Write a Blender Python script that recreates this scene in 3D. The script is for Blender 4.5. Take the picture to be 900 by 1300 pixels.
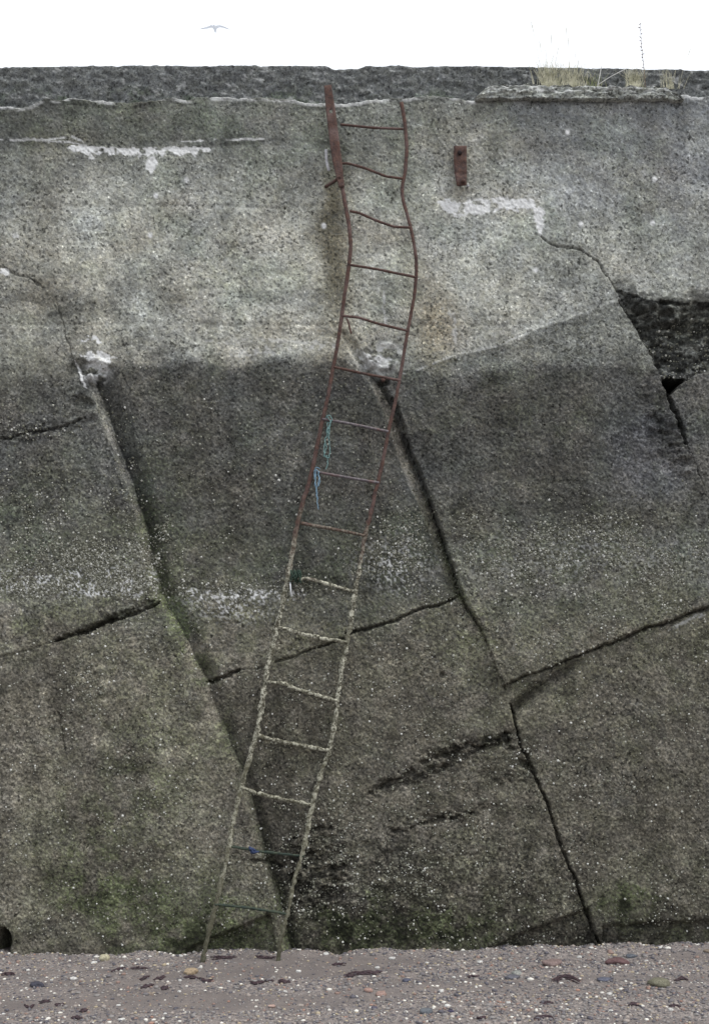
import bpy, math, random
import numpy as np
from mathutils import Vector, noise as mnoise

S = bpy.context.scene
for o in list(bpy.data.objects):
    bpy.data.objects.remove(o, do_unlink=True)
col = S.collection
R = math.radians
rng = np.random.default_rng(7)
random.seed(7)

# ------------------------------------------------------------------ camera
F, CAMY, CAMZ, HOR = 1400.0, -7.0, 1.6, 885.0
cam_d = bpy.data.cameras.new('camera')
cam = bpy.data.objects.new('camera', cam_d); col.objects.link(cam)
cam.location = (0, CAMY, CAMZ); cam.rotation_euler = (R(90), 0, 0)
cam_d.sensor_fit = 'VERTICAL'; cam_d.sensor_height = 36.0; cam_d.sensor_width = 36.0
cam_d.lens = 36.0 * F / 1300.0
cam_d.shift_y = (HOR - 650.0) / 1300.0
cam_d.clip_start = 0.05; cam_d.clip_end = 3000
S.camera = cam

# ------------------------------------------------------------------ sky, sun, exposure
w = bpy.data.worlds.new("World"); S.world = w; w.use_nodes = True
nt = w.node_tree; nt.nodes.clear()
sky = nt.nodes.new('ShaderNodeTexSky'); sky.sky_type = 'NISHITA'; sky.sun_disc = False
SUN_EL, SUN_AZ = R(60), R(118)
sky.sun_elevation = SUN_EL; sky.sun_rotation = SUN_AZ
sky.air_density = 1.0; sky.dust_density = 6.0; sky.ozone_density = 1.0
mx = nt.nodes.new('ShaderNodeMix'); mx.data_type = 'RGBA'
mx.inputs['Factor'].default_value = 0.82                      # cloud cover
mx.inputs['B'].default_value = (9.8, 10.1, 10.6, 1)           # even grey-white cloud
bg = nt.nodes.new('ShaderNodeBackground'); bg.inputs['Strength'].default_value = 0.12
ow = nt.nodes.new('ShaderNodeOutputWorld')
nt.links.new(sky.outputs[0], mx.inputs['A']); nt.links.new(mx.outputs['Result'], bg.inputs['Color'])
nt.links.new(bg.outputs[0], ow.inputs['Surface'])
sd = bpy.data.lights.new('sun', 'SUN'); sd.energy = 1.5; sd.angle = R(14); sd.color = (1.0, .98, .95)
sun = bpy.data.objects.new('sun', sd); col.objects.link(sun)
# sun high, in front of the wall and to the right of the camera
sdir = Vector((math.cos(SUN_EL)*math.sin(SUN_AZ), math.cos(SUN_EL)*math.cos(SUN_AZ), math.sin(SUN_EL)))
sun.rotation_euler = sdir.to_track_quat('Z', 'Y').to_euler()
sun.location = sdir*20
S.view_settings.view_transform = 'Standard'; S.view_settings.look = 'None'
S.view_settings.exposure = 0.25; S.view_settings.gamma = 1; S.view_settings.use_curve_mapping = False

# ------------------------------------------------------------------ helpers
def P(px, py, y=0.0):
    """point at distance plane y that the photograph shows near (px, py)"""
    t = (y - CAMY) / F
    return Vector(((px-450)*t, y, CAMZ + (HOR-py)*t))
def ZS(x): return 0.0125*x - 0.012          # sand level at the wall foot
def G(px, py):
    t = (CAMZ - ZS((px-450)/200.)) / ((py-HOR)/F)
    return Vector(((px-450)/F*t, CAMY+t, ZS((px-450)/200.)))

def world_loc(o):
    v = Vector(o.location)
    while o.parent: o = o.parent; v += Vector(o.location)
    return v
def mesh_obj(name, verts, faces, mat, parent=None, origin=None, smooth=True, attrs=None):
    """verts in world metres -> ONE mesh object whose origin is `origin` (or its parent's)"""
    v = np.asarray(verts, dtype=np.float64).reshape(-1, 3)
    if origin is None:
        origin = world_loc(parent) if parent else Vector((0, 0, 0))
    origin = Vector(origin)
    v = v - np.array(origin)
    me = bpy.data.meshes.new(name)
    me.vertices.add(len(v)); me.vertices.foreach_set('co', v.astype(np.float32).ravel())
    if isinstance(faces, np.ndarray):
        k = faces.shape[1]; nf = len(faces)
        me.loops.add(nf*k); me.loops.foreach_set('vertex_index', faces.astype(np.int32).ravel())
        me.polygons.add(nf); me.polygons.foreach_set('loop_start', np.arange(0, nf*k, k, dtype=np.int32))
    else:
        tot = [len(f) for f in faces]; flat = [i for f in faces for i in f]
        me.loops.add(len(flat)); me.loops.foreach_set('vertex_index', np.array(flat, dtype=np.int32))
        me.polygons.add(len(faces)); me.polygons.foreach_set('loop_start', np.cumsum([0]+tot[:-1]).astype(np.int32))
    me.update(calc_edges=True); me.validate()
    if smooth: me.polygons.foreach_set('use_smooth', np.ones(len(me.polygons), dtype=bool))
    for k_, a in (attrs or {}).items():
        at = me.attributes.new(k_, 'FLOAT', 'POINT'); at.data.foreach_set('value', np.asarray(a, dtype=np.float32))
    me.materials.append(mat)
    o = bpy.data.objects.new(name, me); col.objects.link(o)
    if parent: o.parent = parent; o.location = origin - world_loc(parent)
    else: o.location = origin
    return o
def empty(name, loc):
    o = bpy.data.objects.new(name, None); o.location = loc; o.empty_display_size = .1; col.objects.link(o); return o
def tag(o, label=None, cat=None, group=None, kind=None):
    if label: o['label'] = label
    if cat: o['category'] = cat
    if group: o['group'] = group
    if kind: o['kind'] = kind
    return o

_tab = rng.random((512, 512))
def vn(x, y, seed=0):
    x = np.asarray(x, float)+seed*37.31; y = np.asarray(y, float)+seed*91.7
    xi = np.floor(x).astype(int); yi = np.floor(y).astype(int); fx = x-xi; fy = y-yi
    fx = fx*fx*(3-2*fx); fy = fy*fy*(3-2*fy)
    def t(a, b): return _tab[(a*7+b*131+seed*17) & 511, (b*3+a*53+seed*29) & 511]
    return (t(xi, yi)*(1-fx)+t(xi+1, yi)*fx)*(1-fy)+(t(xi, yi+1)*(1-fx)+t(xi+1, yi+1)*fx)*fy
def fbm(x, y, o=4, seed=0, g=.5):
    s = 0; a = 1; n = 0
    for i in range(o):
        s = s+a*vn(x*2**i, y*2**i, seed+i*5); n += a; a *= g
    return s/n                                   # 0..1 around .5
def cells(x, y, seed=0):
    """distance to the nearest scattered grain and that grain's own random number"""
    xi = np.floor(x).astype(int); yi = np.floor(y).astype(int); best = np.full(x.shape, 9.); rnd = np.zeros(x.shape)
    for a in (-1, 0, 1):
        for b in (-1, 0, 1):
            cx, cy = xi+a, yi+b; h1 = _tab[(cx*7+cy*131+seed*17) & 511, (cy*3+cx*53+seed*29) & 511]; h2 = _tab[(cx*11+cy*71+seed*5) & 511, (cy*13+cx*29+seed) & 511]
            d = np.hypot(cx+h1-x, cy+h2-y); m = d < best; best = np.where(m, d, best); rnd = np.where(m, (h1*7.13+h2*3.77) % 1, rnd)
    return best, rnd
def sst(a, b, x):
    t = np.clip((x-a)/(b-a), 0, 1); return t*t*(3-2*t)
def pdist(x, y, pts):
    """distance to a polyline, signed side (right of travel = +) and position 0..1"""
    best = np.full(x.shape, 1e9); sg = np.zeros(x.shape); tt = np.zeros(x.shape); n = len(pts)-1
    for i in range(n):
        (ax, ay), (bx, by) = pts[i], pts[i+1]
        dx, dy = bx-ax, by-ay; L = dx*dx+dy*dy
        t = np.clip(((x-ax)*dx+(y-ay)*dy)/L, 0, 1)
        d = np.hypot(x-ax-t*dx, y-ay-t*dy); m = d < best
        best = np.where(m, d, best); sg = np.where(m, np.sign((x-ax)*dy-(y-ay)*dx), sg); tt = np.where(m, (i+t)/n, tt)
    return best, sg, tt

# ------------------------------------------------------------------ materials
def new_mat(name, rough=.9, spec=.25):
    m = bpy.data.materials.new(name); m.use_nodes = True; n = m.node_tree
    b = n.nodes['Principled BSDF']; b.inputs['Roughness'].default_value = rough
    b.inputs['Specular IOR Level'].default_value = spec
    return m, n, b
def nd(n, t, **kw):
    x = n.nodes.new(t)
    for k, v in kw.items(): setattr(x, k, v)
    return x
def mixrgb(n, fac, a, b, mode='MIX'):
    m = nd(n, 'ShaderNodeMix', data_type='RGBA', blend_type=mode)
    for s, v in ((m.inputs['Factor'], fac), (m.inputs['A'], a), (m.inputs['B'], b)):
        if isinstance(v, (int, float)): s.default_value = v
        elif isinstance(v, tuple): s.default_value = (*v, 1)
        else: n.links.new(v, s)
    return m.outputs['Result']
def math_(n, op, a, b=None, clamp=False):
    m = nd(n, 'ShaderNodeMath', operation=op, use_clamp=clamp)
    for s, v in zip(m.inputs, (a, b)):
        if v is None: continue
        if isinstance(v, (int, float)): s.default_value = v
        else: n.links.new(v, s)
    return m.outputs[0]
def ramp(n, x, a, b, c=0., d=1.):
    m = nd(n, 'ShaderNodeMapRange'); n.links.new(x, m.inputs['Value'])
    for k, v in zip(('From Min', 'From Max', 'To Min', 'To Max'), (a, b, c, d)): m.inputs[k].default_value = v
    return m.outputs[0]
def noi(n, co, sc, det=3, rg=.6):
    t = nd(n, 'ShaderNodeTexNoise'); n.links.new(co, t.inputs['Vector'])
    t.inputs['Scale'].default_value = sc; t.inputs['Detail'].default_value = det; t.inputs['Roughness'].default_value = rg
    return t
def att(n, name):
    a = nd(n, 'ShaderNodeAttribute', attribute_name=name); return a.outputs['Fac']
def pos(n): return nd(n, 'ShaderNodeNewGeometry').outputs['Position']
def bump(n, b, h, strength, dist):
    u = nd(n, 'ShaderNodeBump'); n.links.new(h, u.inputs['Height'])
    u.inputs['Strength'].default_value = strength; u.inputs['Distance'].default_value = dist
    n.links.new(u.outputs[0], b.inputs['Normal'])

def concrete_mat():
    m, n, b = new_mat('weathered_concrete', .93, .2)
    p = pos(n)
    n1 = noi(n, p, 62, 2, .55); n2 = noi(n, p, 7, 5, .65); n3 = noi(n, p, 130, 2, .6)
    vo = nd(n, 'ShaderNodeTexVoronoi'); n.links.new(p, vo.inputs['Vector']); vo.inputs['Scale'].default_value = 105
    vsep = nd(n, 'ShaderNodeSeparateColor'); n.links.new(vo.outputs['Color'], vsep.inputs[0])
    tone = att(n, 'tone')
    gr = att(n, 'grain')
    def vary(g, x, lo, hi, k):           # contrast k, scaled by the grain map
        u = math_(n, 'MULTIPLY', ramp(n, x, lo, hi, -k, k), gr)
        return math_(n, 'MULTIPLY', g, math_(n, 'MAXIMUM', math_(n, 'ADD', u, 1), .1))
    g = vary(tone, n1.outputs['Fac'], .28, .72, .42)
    g = math_(n, 'MULTIPLY', g, ramp(n, n2.outputs['Fac'], .3, .7, .74, 1.26))
    g = vary(g, vsep.outputs[0], 0, 1, .30)
    g = math_(n, 'MULTIPLY', g, ramp(n, n3.outputs['Fac'], .3, .7, .8, 1.2))
    # dark blow holes and the odd pale stone chip
    big_ = ramp(n, noi(n, p, 3.2, 4, .6).outputs['Fac'], .38, .62, -.05, .05)
    pit = ramp(n, math_(n, 'ADD', noi(n, p, 46, 2, .5).outputs['Fac'], big_), .625, .665)
    g = math_(n, 'MULTIPLY', g, math_(n, 'SUBTRACT', 1, math_(n, 'MULTIPLY', pit, .62)))
    pit2 = ramp(n, noi(n, p, 85, 2, .5).outputs['Fac'], .62, .66)
    g = math_(n, 'MULTIPLY', g, math_(n, 'SUBTRACT', 1, math_(n, 'MULTIPLY', pit2, .45)))
    chip = math_(n, 'GREATER_THAN', vsep.outputs[1], .985)
    g = math_(n, 'MULTIPLY', g, math_(n, 'ADD', 1, math_(n, 'MULTIPLY', chip, .8)))
    cc = nd(n, 'ShaderNodeCombineColor')
    for i in range(3): n.links.new(g, cc.inputs[i])
    c = mixrgb(n, 1., cc.outputs[0], (.965, 1.0, .925), 'MULTIPLY')
    nh = noi(n, p, 24, 4, .7)
    c = mixrgb(n, ramp(n, nh.outputs['Fac'], .4, .7, 0, .45), c, mixrgb(n, 1., c, (1.06, 1.02, .82), 'MULTIPLY'))
    c = mixrgb(n, ramp(n, nh.outputs['Color'], .5, .75, 0, .4), c, mixrgb(n, 1., c, (.86, .95, 1.14), 'MULTIPLY'))
    nz = ramp(n, n1.outputs['Fac'], .3, .6, .5, 1.1)
    c = mixrgb(n, math_(n, 'MULTIPLY', att(n, 'cool'), 1., True), c, mixrgb(n, 1., c, (.93, .95, 1.12), 'MULTIPLY'))
    c = mixrgb(n, math_(n, 'MULTIPLY', att(n, 'brown'), nz, True), c, mixrgb(n, 1., c, (1.10, .985, .87), 'MULTIPLY'))
    c = mixrgb(n, math_(n, 'MULTIPLY', att(n, 'rust'), nz, True), c, mixrgb(n, 1., c, (.95, .88, .73), 'MULTIPLY'))
    c = mixrgb(n, math_(n, 'MULTIPLY', att(n, 'green'), ramp(n, n1.outputs['Fac'], .35, .6, .25, 1.2), True), c, mixrgb(n, 1., c, (.68, .83, .57), 'MULTIPLY'))
    lm = math_(n, 'MULTIPLY', att(n, 'lime'), ramp(n, n1.outputs['Fac'], .3, .55, .55, 1.2), True)
    c = mixrgb(n, lm, c, (.66, .67, .665))
    n.links.new(c, b.inputs['Base Color'])
    h = math_(n, 'ADD', n1.outputs['Fac'], math_(n, 'MULTIPLY', vo.outputs['Distance'], 25.))
    bump(n, b, n1.outputs['Fac'], .5, .006)
    return m
M_conc = concrete_mat()

def rust_mat():
    m, n, b = new_mat('rusty_iron', .85, .3)
    p = pos(n); a = noi(n, p, 45, 5, .7); c2 = noi(n, p, 9, 3)
    c = mixrgb(n, ramp(n, a.outputs['Fac'], .35, .65), (.048, .032, .030), (.115, .062, .046))
    c = mixrgb(n, ramp(n, c2.outputs['Fac'], .48, .68, 0, .8), c, (.145, .10, .092))
    c = mixrgb(n, ramp(n, noi(n, p, 90, 3).outputs['Fac'], .58, .7, 0, .7), c, (.045, .035, .04))
    # the tidal crust grows on the iron below about 2.7 m
    z = nd(n, 'ShaderNodeSeparateXYZ'); n.links.new(p, z.inputs[0])
    low = ramp(n, math_(n, 'ADD', z.outputs['Z'], math_(n, 'MULTIPLY', noi(n, p, 14, 4).outputs['Fac'], .9)), 3.25, 2.75)
    cr = mixrgb(n, ramp(n, noi(n, p, 48, 5, .75).outputs['Fac'], .44, .58), (.06, .055, .038), (.54, .53, .43))
    cr = mixrgb(n, ramp(n, noi(n, p, 8, 3).outputs['Fac'], .5, .66, 0, .75), cr, (.10, .095, .062))
    cr = mixrgb(n, ramp(n, z.outputs['Z'], 1.6, .2, .1, .7), cr, (.105, .10, .065))
    cr = mixrgb(n, ramp(n, z.outputs['Z'], .7, .05, 0, .75), cr, (.05, .048, .03))
    c = mixrgb(n, low, c, cr)
    n.links.new(c, b.inputs['Base Color']); bump(n, b, a.outputs['Fac'], .9, .006)
    return m
M_rust = rust_mat()

def noisy_mat(name, ca, cb, sc=40, rough=.9, spec=.2, bstr=.5, bd=.004, cc=None):
    m, n, b = new_mat(name, rough, spec); p = pos(n); a = noi(n, p, sc, 4, .65)
    c = mixrgb(n, ramp(n, a.outputs['Fac'], .36, .64), ca, cb)
    if cc: c = mixrgb(n, ramp(n, noi(n, p, sc*.3, 4).outputs['Fac'], .5, .66), c, cc)
    n.links.new(c, b.inputs['Base Color']); bump(n, b, a.outputs['Fac'], bstr, bd); return m

def speck_mat(name, cols, rough=.75):
    """colour picked per pebble / shell by the attribute 'rnd'"""
    m, n, b = new_mat(name, rough, .3)
    cr = nd(n, 'ShaderNodeValToRGB'); cr.color_ramp.interpolation = 'CONSTANT'
    el = cr.color_ramp.elements
    for i, (p_, c) in enumerate(cols):
        e = el[0] if i == 0 else (el[1] if i == 1 else el.new(p_))
        e.position = p_; e.color = (*c, 1)
    n.links.new(att(n, 'rnd'), cr.inputs[0])
    c = mixrgb(n, 1., cr.outputs[0], mixrgb(n, noi(n, pos(n), 90, 3).outputs['Fac'], (.7, .7, .7), (1.25, 1.25, 1.25)), 'MULTIPLY')
    n.links.new(c, b.inputs['Base Color']); return m

# ------------------------------------------------------------------ the sea wall: relief, stains and painted light
STEP = 1.35
fine = np.arange(-30, 930+STEP, STEP)
def coarse(a, b, n0):
    t = np.linspace(0, 1, n0)[1:]; return a+(b-a)*t**1.6
xs = np.concatenate([coarse(-30, -1900, 170)[::-1], fine, coarse(930, 2800, 170)])
ys = np.concatenate([np.arange(96, 1222, STEP), [1230, 1240, 1260, 1300]])
PXg, PYg = np.meshgrid(xs, ys)
PX, PY = PXg.ravel(), PYg.ravel()
NX, NY = len(xs), len(ys)
wob = 3.2
WX = PX+(fbm(PX/26, PY/26, 4, 1)-.5)*wob*2
WY = PY+(fbm(PX/26, PY/26, 4, 2)-.5)*wob*2
WX2 = PX+(fbm(PX/60, PY/60, 4, 3)-.5)*26; WY2 = PY+(fbm(PX/60, PY/60, 4, 4)-.5)*26   # loose, for stains

JA = [(122, 488), (170, 622), (205, 750), (265, 870), (318, 1010), (362, 1160), (380, 1260)]
JB = [(440, 425), (488, 498), (520, 580), (580, 745), (610, 800), (642, 885), (680, 990), (718, 1090), (762, 1203), (785, 1300)]
JC = [(785, 375), (803, 405), (838, 480), (862, 545), (895, 628), (960, 760)]
def ix(J, y): return np.interp(y, [p[1] for p in J], [p[0] for p in J])
xA, xB, xC = ix(JA, WY), ix(JB, WY), ix(JC, WY)
yDL = np.interp(WX, [-2000, 0, 75, 150, 203], [1200, 838, 812, 786, 764])
yDM = np.interp(WX, [230, 265, 305, 350, 400, 445, 500, 580], [872, 862, 850, 845, 822, 803, 788, 760])
yDR = np.interp(WX, [600, 642, 750, 830, 900, 1100, 2800], [885, 868, 826, 795, 770, 700, 500])
yH = np.interp(WX, [430, 505, 570, 640, 700, 780, 800], [470, 475, 452, 432, 408, 381, 381])
tidetop = np.interp(WX2, [-2000, 0, 60, 120, 150, 270, 430, 505, 600, 700, 800], [500, 490, 478, 478, 466, 462, 462, 476, 470, 470, 466])
leftA = (WX < xA) & (WY > 478); midAB = (WX >= xA) & (WX < xB) & (WY > 463)
rightB = (WX >= xB) & (WY > yH) & (WY > 430*(WX < 0)); farC = (WX >= xC) & (WY > 378)
leftA = leftA | ((WY > 478) & (WX < 122))
reg = np.zeros(PX.shape, int)                                   # 0 upper wall
reg[midAB] = 3; reg[midAB & (WY > yDM)] = 4
reg[leftA] = 1; reg[leftA & (WY > yDL)] = 2
reg[rightB & (WX < xC) & ~leftA & ~midAB] = 5
yLip = np.interp(WX2, [780, 800, 830, 900, 1200, 2800], [366, 374, 382, 384, 392, 400])
brk = (WX >= xC) & (WY > yLip) & (WY < 478+(fbm(PX/40, PY/40, 3, 9)-.5)*30-np.clip(WX-865, 0, 400)*.12)
reg[(WX >= xC) & (WY > yLip) & (reg != 4)] = 7
reg[brk] = 8
reg[((reg == 5) | (reg == 7)) & (WY > yDR) & (WX > xB)] = 6

# --- relief (metres, + towards the sea)
H = (fbm(PX/220, PY/220, 3, 11)-.5)*.05
H = H + (fbm(PX/45, PY/45, 4, 12)-.5)*.018
low = sst(455, 500, WY)
H += .02*np.where(reg == 2, 1, 0)*sst(0, 40, WY-yDL)
H += np.where(reg == 4, .025, 0)*sst(0, 60, WY-yDM)
H += np.where(reg == 5, 1, 0)*.050*sst(0, 90, WY-yH)
H += np.where(reg == 6, .02, 0)
H += np.where(reg == 7, -.01, 0)
H += np.where(reg == 8, -.11, 0)*sst(-4, 40, WY-yLip+(fbm(PX/12, PY/9, 3, 22)-.5)*24)
pitzone = np.zeros(PX.shape)
def blob(cx, cy, rx, ry, ang=0., x=None, y=None, p=2.):
    x = WX2 if x is None else x; y = WY2 if y is None else y
    c, s = math.cos(R(ang)), math.sin(R(ang)); u = (x-cx)*c+(y-cy)*s; v = -(x-cx)*s+(y-cy)*c
    return np.exp(-((u/rx)**2+(v/ry)**2)**(p/2))
# broken patch round the two joint heads and the pitted rubble low in the middle panel
pitzone += (reg == 8)*1.0
pitzone += .8*blob(120, 465, 24, 22, p=4) + .7*blob(482, 455, 30, 24, p=4)
pitzone += .9*blob(545, 978, 85, 10, -22, p=3)+.8*blob(600, 945, 60, 8, -8, p=3)+.8*blob(580, 1033, 45, 6, -8, p=3)+.6*blob(640, 985, 30, 18, p=3)
pitzone += .75*blob(400, 1105, 38, 60, p=4)+.3*blob(470, 1120, 130, 60, p=3)
pitzone += .55*blob(848, 555, 22, 70, -25, p=4)+.5*blob(60, 545, 70, 10, -10, p=3)+.4*blob(130, 785, 80, 12, -20)
pitzone += .45*blob(820, 1185, 90, 18, p=4)
pitzone = np.clip(pitzone, 0, 1)
H -= .035*np.clip(pitzone, 0, 1)*(reg != 8)*sst(.35, .62, fbm(PX/18, PY/9, 3, 15))
H += pitzone*(fbm(PX/11, PY/7, 3, 16)-.5)*.075
# fine aggregate grain
grain = .006+.004*low+.003*pitzone
fx_, fy_ = PX+(fbm(PX/5, PY/5, 2, 20)-.5)*3, PY+(fbm(PX/5, PY/5, 2, 21)-.5)*3
c1, q1 = cells(fx_/3.6, fy_/3.6, 1); c2, q2 = cells(fx_/7.5, fy_/7.5, 2)
H += grain*(1-.25*low)*((1-c1)*(.25+q1)*1.0)+.0022*low*(1-c2)*q2
H += (fbm(PX/17, PY/17, 3, 19)-.5)*.008
# form-board lines of the lift above
H += -.004*np.exp(-((WY-262)/2.5)**2)*(WX < 430)-.004*np.exp(-((WY-412)/2.5)**2)
# the render coat on the top 40 cm: a thin slab that stands a little proud
yRend = np.interp(WX, [-2000, 0, 90, 130, 200, 270, 350, 420, 440], [180, 176, 183, 190, 191, 186, 178, 182, 60])
H += .004*sst(0, 2.5, yRend-WY)

chan = np.zeros(PX.shape); crack = np.zeros(PX.shape); lime = np.zeros(PX.shape); bank = np.zeros(PX.shape)
def channel(pts, wl, wr, depth, t0=0., t1=1., power=1.):
    """V channel: banks wl (left) and wr (right) pixels wide"""
    global H, chan, bank
    d, sg, t = pdist(WX, WY, pts)
    wl_ = np.interp(t, np.linspace(0, 1, len(wl)), wl); wr_ = np.interp(t, np.linspace(0, 1, len(wr)), wr)
    dp = np.interp(t, np.linspace(0, 1, len(depth)), depth)
    ww = np.where(sg > 0, wl_, wr_); k = np.clip(1-d/ww, 0, 1)**power
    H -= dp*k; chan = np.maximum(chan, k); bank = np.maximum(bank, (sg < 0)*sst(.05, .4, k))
def crk(pts, hw, depth, ragged=.5, seed=0, broken=0):
    global H, crack
    d, sg, t = pdist(WX, WY, pts); d = np.abs(d*sg+(fbm(PX/5, PY/5, 3, 150+seed)-.5)*3.6)
    ends = sst(0, .06, t)*sst(1, .94, t)
    ww = hw*.62*(1-ragged+ragged*2*fbm(PX/4.5, PY/4.5, 3, 30+seed))*(.35+.65*ends)
    k = np.clip(1.25-d/ww, 0, 1)**.8
    if broken: k = k*sst(.42, .56, fbm(PX/11, PY/8, 3, 170+seed))
    H -= .8*depth*k; crack = np.maximum(crack, k)
# sgn: polylines run downwards, so sg>0 is the east... (x-ax)*dy>0 -> right side; swap to keep left first
def channel_dn(pts, wl, wr, depth, **k): channel(pts, wr, wl, depth, **k)
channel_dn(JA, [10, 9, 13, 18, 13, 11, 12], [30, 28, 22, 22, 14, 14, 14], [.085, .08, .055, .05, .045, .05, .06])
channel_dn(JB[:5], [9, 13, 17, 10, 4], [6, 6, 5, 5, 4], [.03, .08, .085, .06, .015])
crk([(497, 505), (525, 580), (582, 745)], 2.8, .06, .4, 1)
crk([(582, 750), (610, 800), (642, 880)], 1.6, .015, .5, 2)
crk([(648, 895), (662, 950), (682, 990), (718, 1090), (762, 1203)], 3.4, .06, .5, 3)
crk([(786, 380), (803, 408), (838, 482)], 2.6, .05, .5, 4)
crk([(838, 482), (862, 540), (872, 565)], 5.5, .12, .5, 5)
crk([(870, 560), (897, 630), (925, 700)], 2.5, .025, .5, 6)
crk([(70, 814), (110, 800), (150, 786), (203, 764)], 4.6, .07, .7, 7)
crk([(-60, 850), (0, 836), (70, 814)], 2, .012, .8, 8)
crk([(262, 866), (285, 860), (306, 850)], 4, .05, .8, 9)
crk([(306, 850), (340, 848)], 2, .015, .6, 10)
crk([(350, 842), (385, 828), (440, 812)], 2.6, .035, .5, 11)
crk([(440, 806), (490, 792), (540, 772), (582, 759)], 2.8, .05, .6, 12)
crk([(640, 868), (700, 846), (750, 826)], 2.2, .03, .8, 13)
crk([(745, 828), (800, 806), (850, 788), (905, 768), (1000, 735)], 3.4, .05, .7, 14)
crk([(-40, 565), (0, 555), (40, 550), (75, 542), (110, 530)], 2.6, .03, .9, 15)
crk([(70, 378), (84, 420), (96, 468), (104, 490)], 1.4, .012, .8, 16)
crk([(-20, 328), (18, 345), (58, 366)], 1.5, .014, .9, 17)
crk([(686, 300), (700, 312), (735, 318), (758, 330), (770, 352), (786, 376)], 1.8, .02, .7, 18)
# crk([(-60, 172), (0, 176), (90, 183), (118, 190)], 1.0, .008, .8, 19)
# crk([(250, 188), (300, 182), (350, 178)], 1.0, .008, .8, 20)
crk([(76, 902), (82, 930), (84, 952)], 1.8, .015, .9, 21)
# crk([(0, 747), (100, 744), (200, 748)], 1.6, .012, .8, 22)
# crk([(236, 750), (320, 753), (380, 752)], 1.2, .010, .8, 23)
# crk([(175, 437), (230, 440), (300, 452)], 1.2, .010, .9, 24)
# crk([(60, 120), (150, 128), (420, 129), (520, 124), (606, 126), (700, 128), (900, 126), (1200, 124)], 1.6, .02, .9, 25)
crk([(-300, 470), (-230, 700), (-120, 1210)], 4, .05, .5, 26)
crk([(1050, 440), (1150, 760), (1280, 1210)], 4, .05, .5, 27)
crk([(466, 1010), (505, 988), (545, 966), (600, 946), (650, 934)], 9, .045, 1.15, 40, 1)
crk([(498, 1056), (540, 1046), (575, 1036), (615, 1029)], 7, .04, 1.15, 41, 1)
crk([(640, 930), (655, 955), (672, 975)], 8, .05, 1.1, 42, 1)
crk([(372, 1065), (395, 1052), (430, 1048)], 6, .035, 1.15, 43, 1)
crk([(320, 1090), (350, 1095), (384, 1120)], 6, .035, 1.15, 44, 1)
crk([(108, 612), (130, 606), (158, 603)], 3, .015, 1.15, 45, 1)
crk([(100, 806), (150, 781), (196, 762)], 6, .03, 1.1, 46)
# the bevelled spall below the right-hand joint: a scooped lens, shaded on its upper side
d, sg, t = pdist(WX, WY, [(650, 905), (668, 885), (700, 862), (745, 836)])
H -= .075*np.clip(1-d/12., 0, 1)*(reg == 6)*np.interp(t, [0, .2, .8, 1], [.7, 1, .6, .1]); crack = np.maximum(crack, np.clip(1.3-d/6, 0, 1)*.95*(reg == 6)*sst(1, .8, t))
# the deep hole under the broken band
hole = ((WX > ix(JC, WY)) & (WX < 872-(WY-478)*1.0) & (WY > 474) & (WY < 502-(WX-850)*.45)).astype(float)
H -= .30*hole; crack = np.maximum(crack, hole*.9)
H -= .25*blob(2, 1197, 9, 20, p=6)
H -= .05*blob(108, 512, 13, 8, p=4)+.03*blob(108, 468, 12, 12, p=4)
H += .03*blob(128, 470, 14, 15, p=4)
H -= .06*blob(486, 486, 5, 5, p=4)
H -= .03*blob(561, 857, 3.5, 4, p=4, x=PX, y=PY)+.015*blob(817, 142, 4, 4, p=4, x=PX, y=PY)
# shallow scours along the foot of the wall
def foot(pts, dep):
    global H
    y0 = np.interp(WX, [p[0] for p in pts], [p[1] for p in pts], left=9999, right=9999)
    H -= dep*sst(-2, 7, WY-y0)
foot([(236, 1205), (262, 1192), (300, 1176), (345, 1158), (352, 1206)], .06)
foot([(610, 1206), (650, 1188), (700, 1168), (748, 1150), (756, 1206)], .05)
foot([(764, 1172), (900, 1166), (1200, 1170)], .05)
H += .03*blob(300, 1100, 60, 50)*(reg == 4)

# --- stains, with some light and shade painted in. tone = albedo of the surface
tone = np.full(PX.shape, .235)
tone += .075*sst(150, 330, WY2)*(1-sst(430, 480, WY2))
tone += .05*blob(250, 330, 260, 90)+.055*blob(620, 290, 130, 110)+.06*blob(700, 395, 90, 30)
tone += .07*blob(480, 360, 50, 50)*1-.06*blob(60, 400, 80, 60)
tone -= .055*sst(192, 180, WY)*sst(470, 380, WX)
tone -= .07*sst(395, 470, WY)*sst(150, 60, WX)*sst(.4, .6, fbm(PX/20, PY/12, 3, 61))
tone -= .07*blob(0, 150, 180, 80)-.03*blob(870, 350, 100, 30)  # lens falloff painted in: tone darkens towards the upper left
tone += .13*(fbm(PX/70, PY/40, 4, 41)-.5)
bl = blob(420, 425, 90, 40)+.8*blob(230, 420, 110, 30)
tone += .09*bl*sst(.42, .6, fbm(PX/30, PY/9, 4, 42))
tone -= .10*sst(.56, .72, fbm(PX/46, PY/18, 4, 43))*sst(300, 400, WY)
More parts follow.
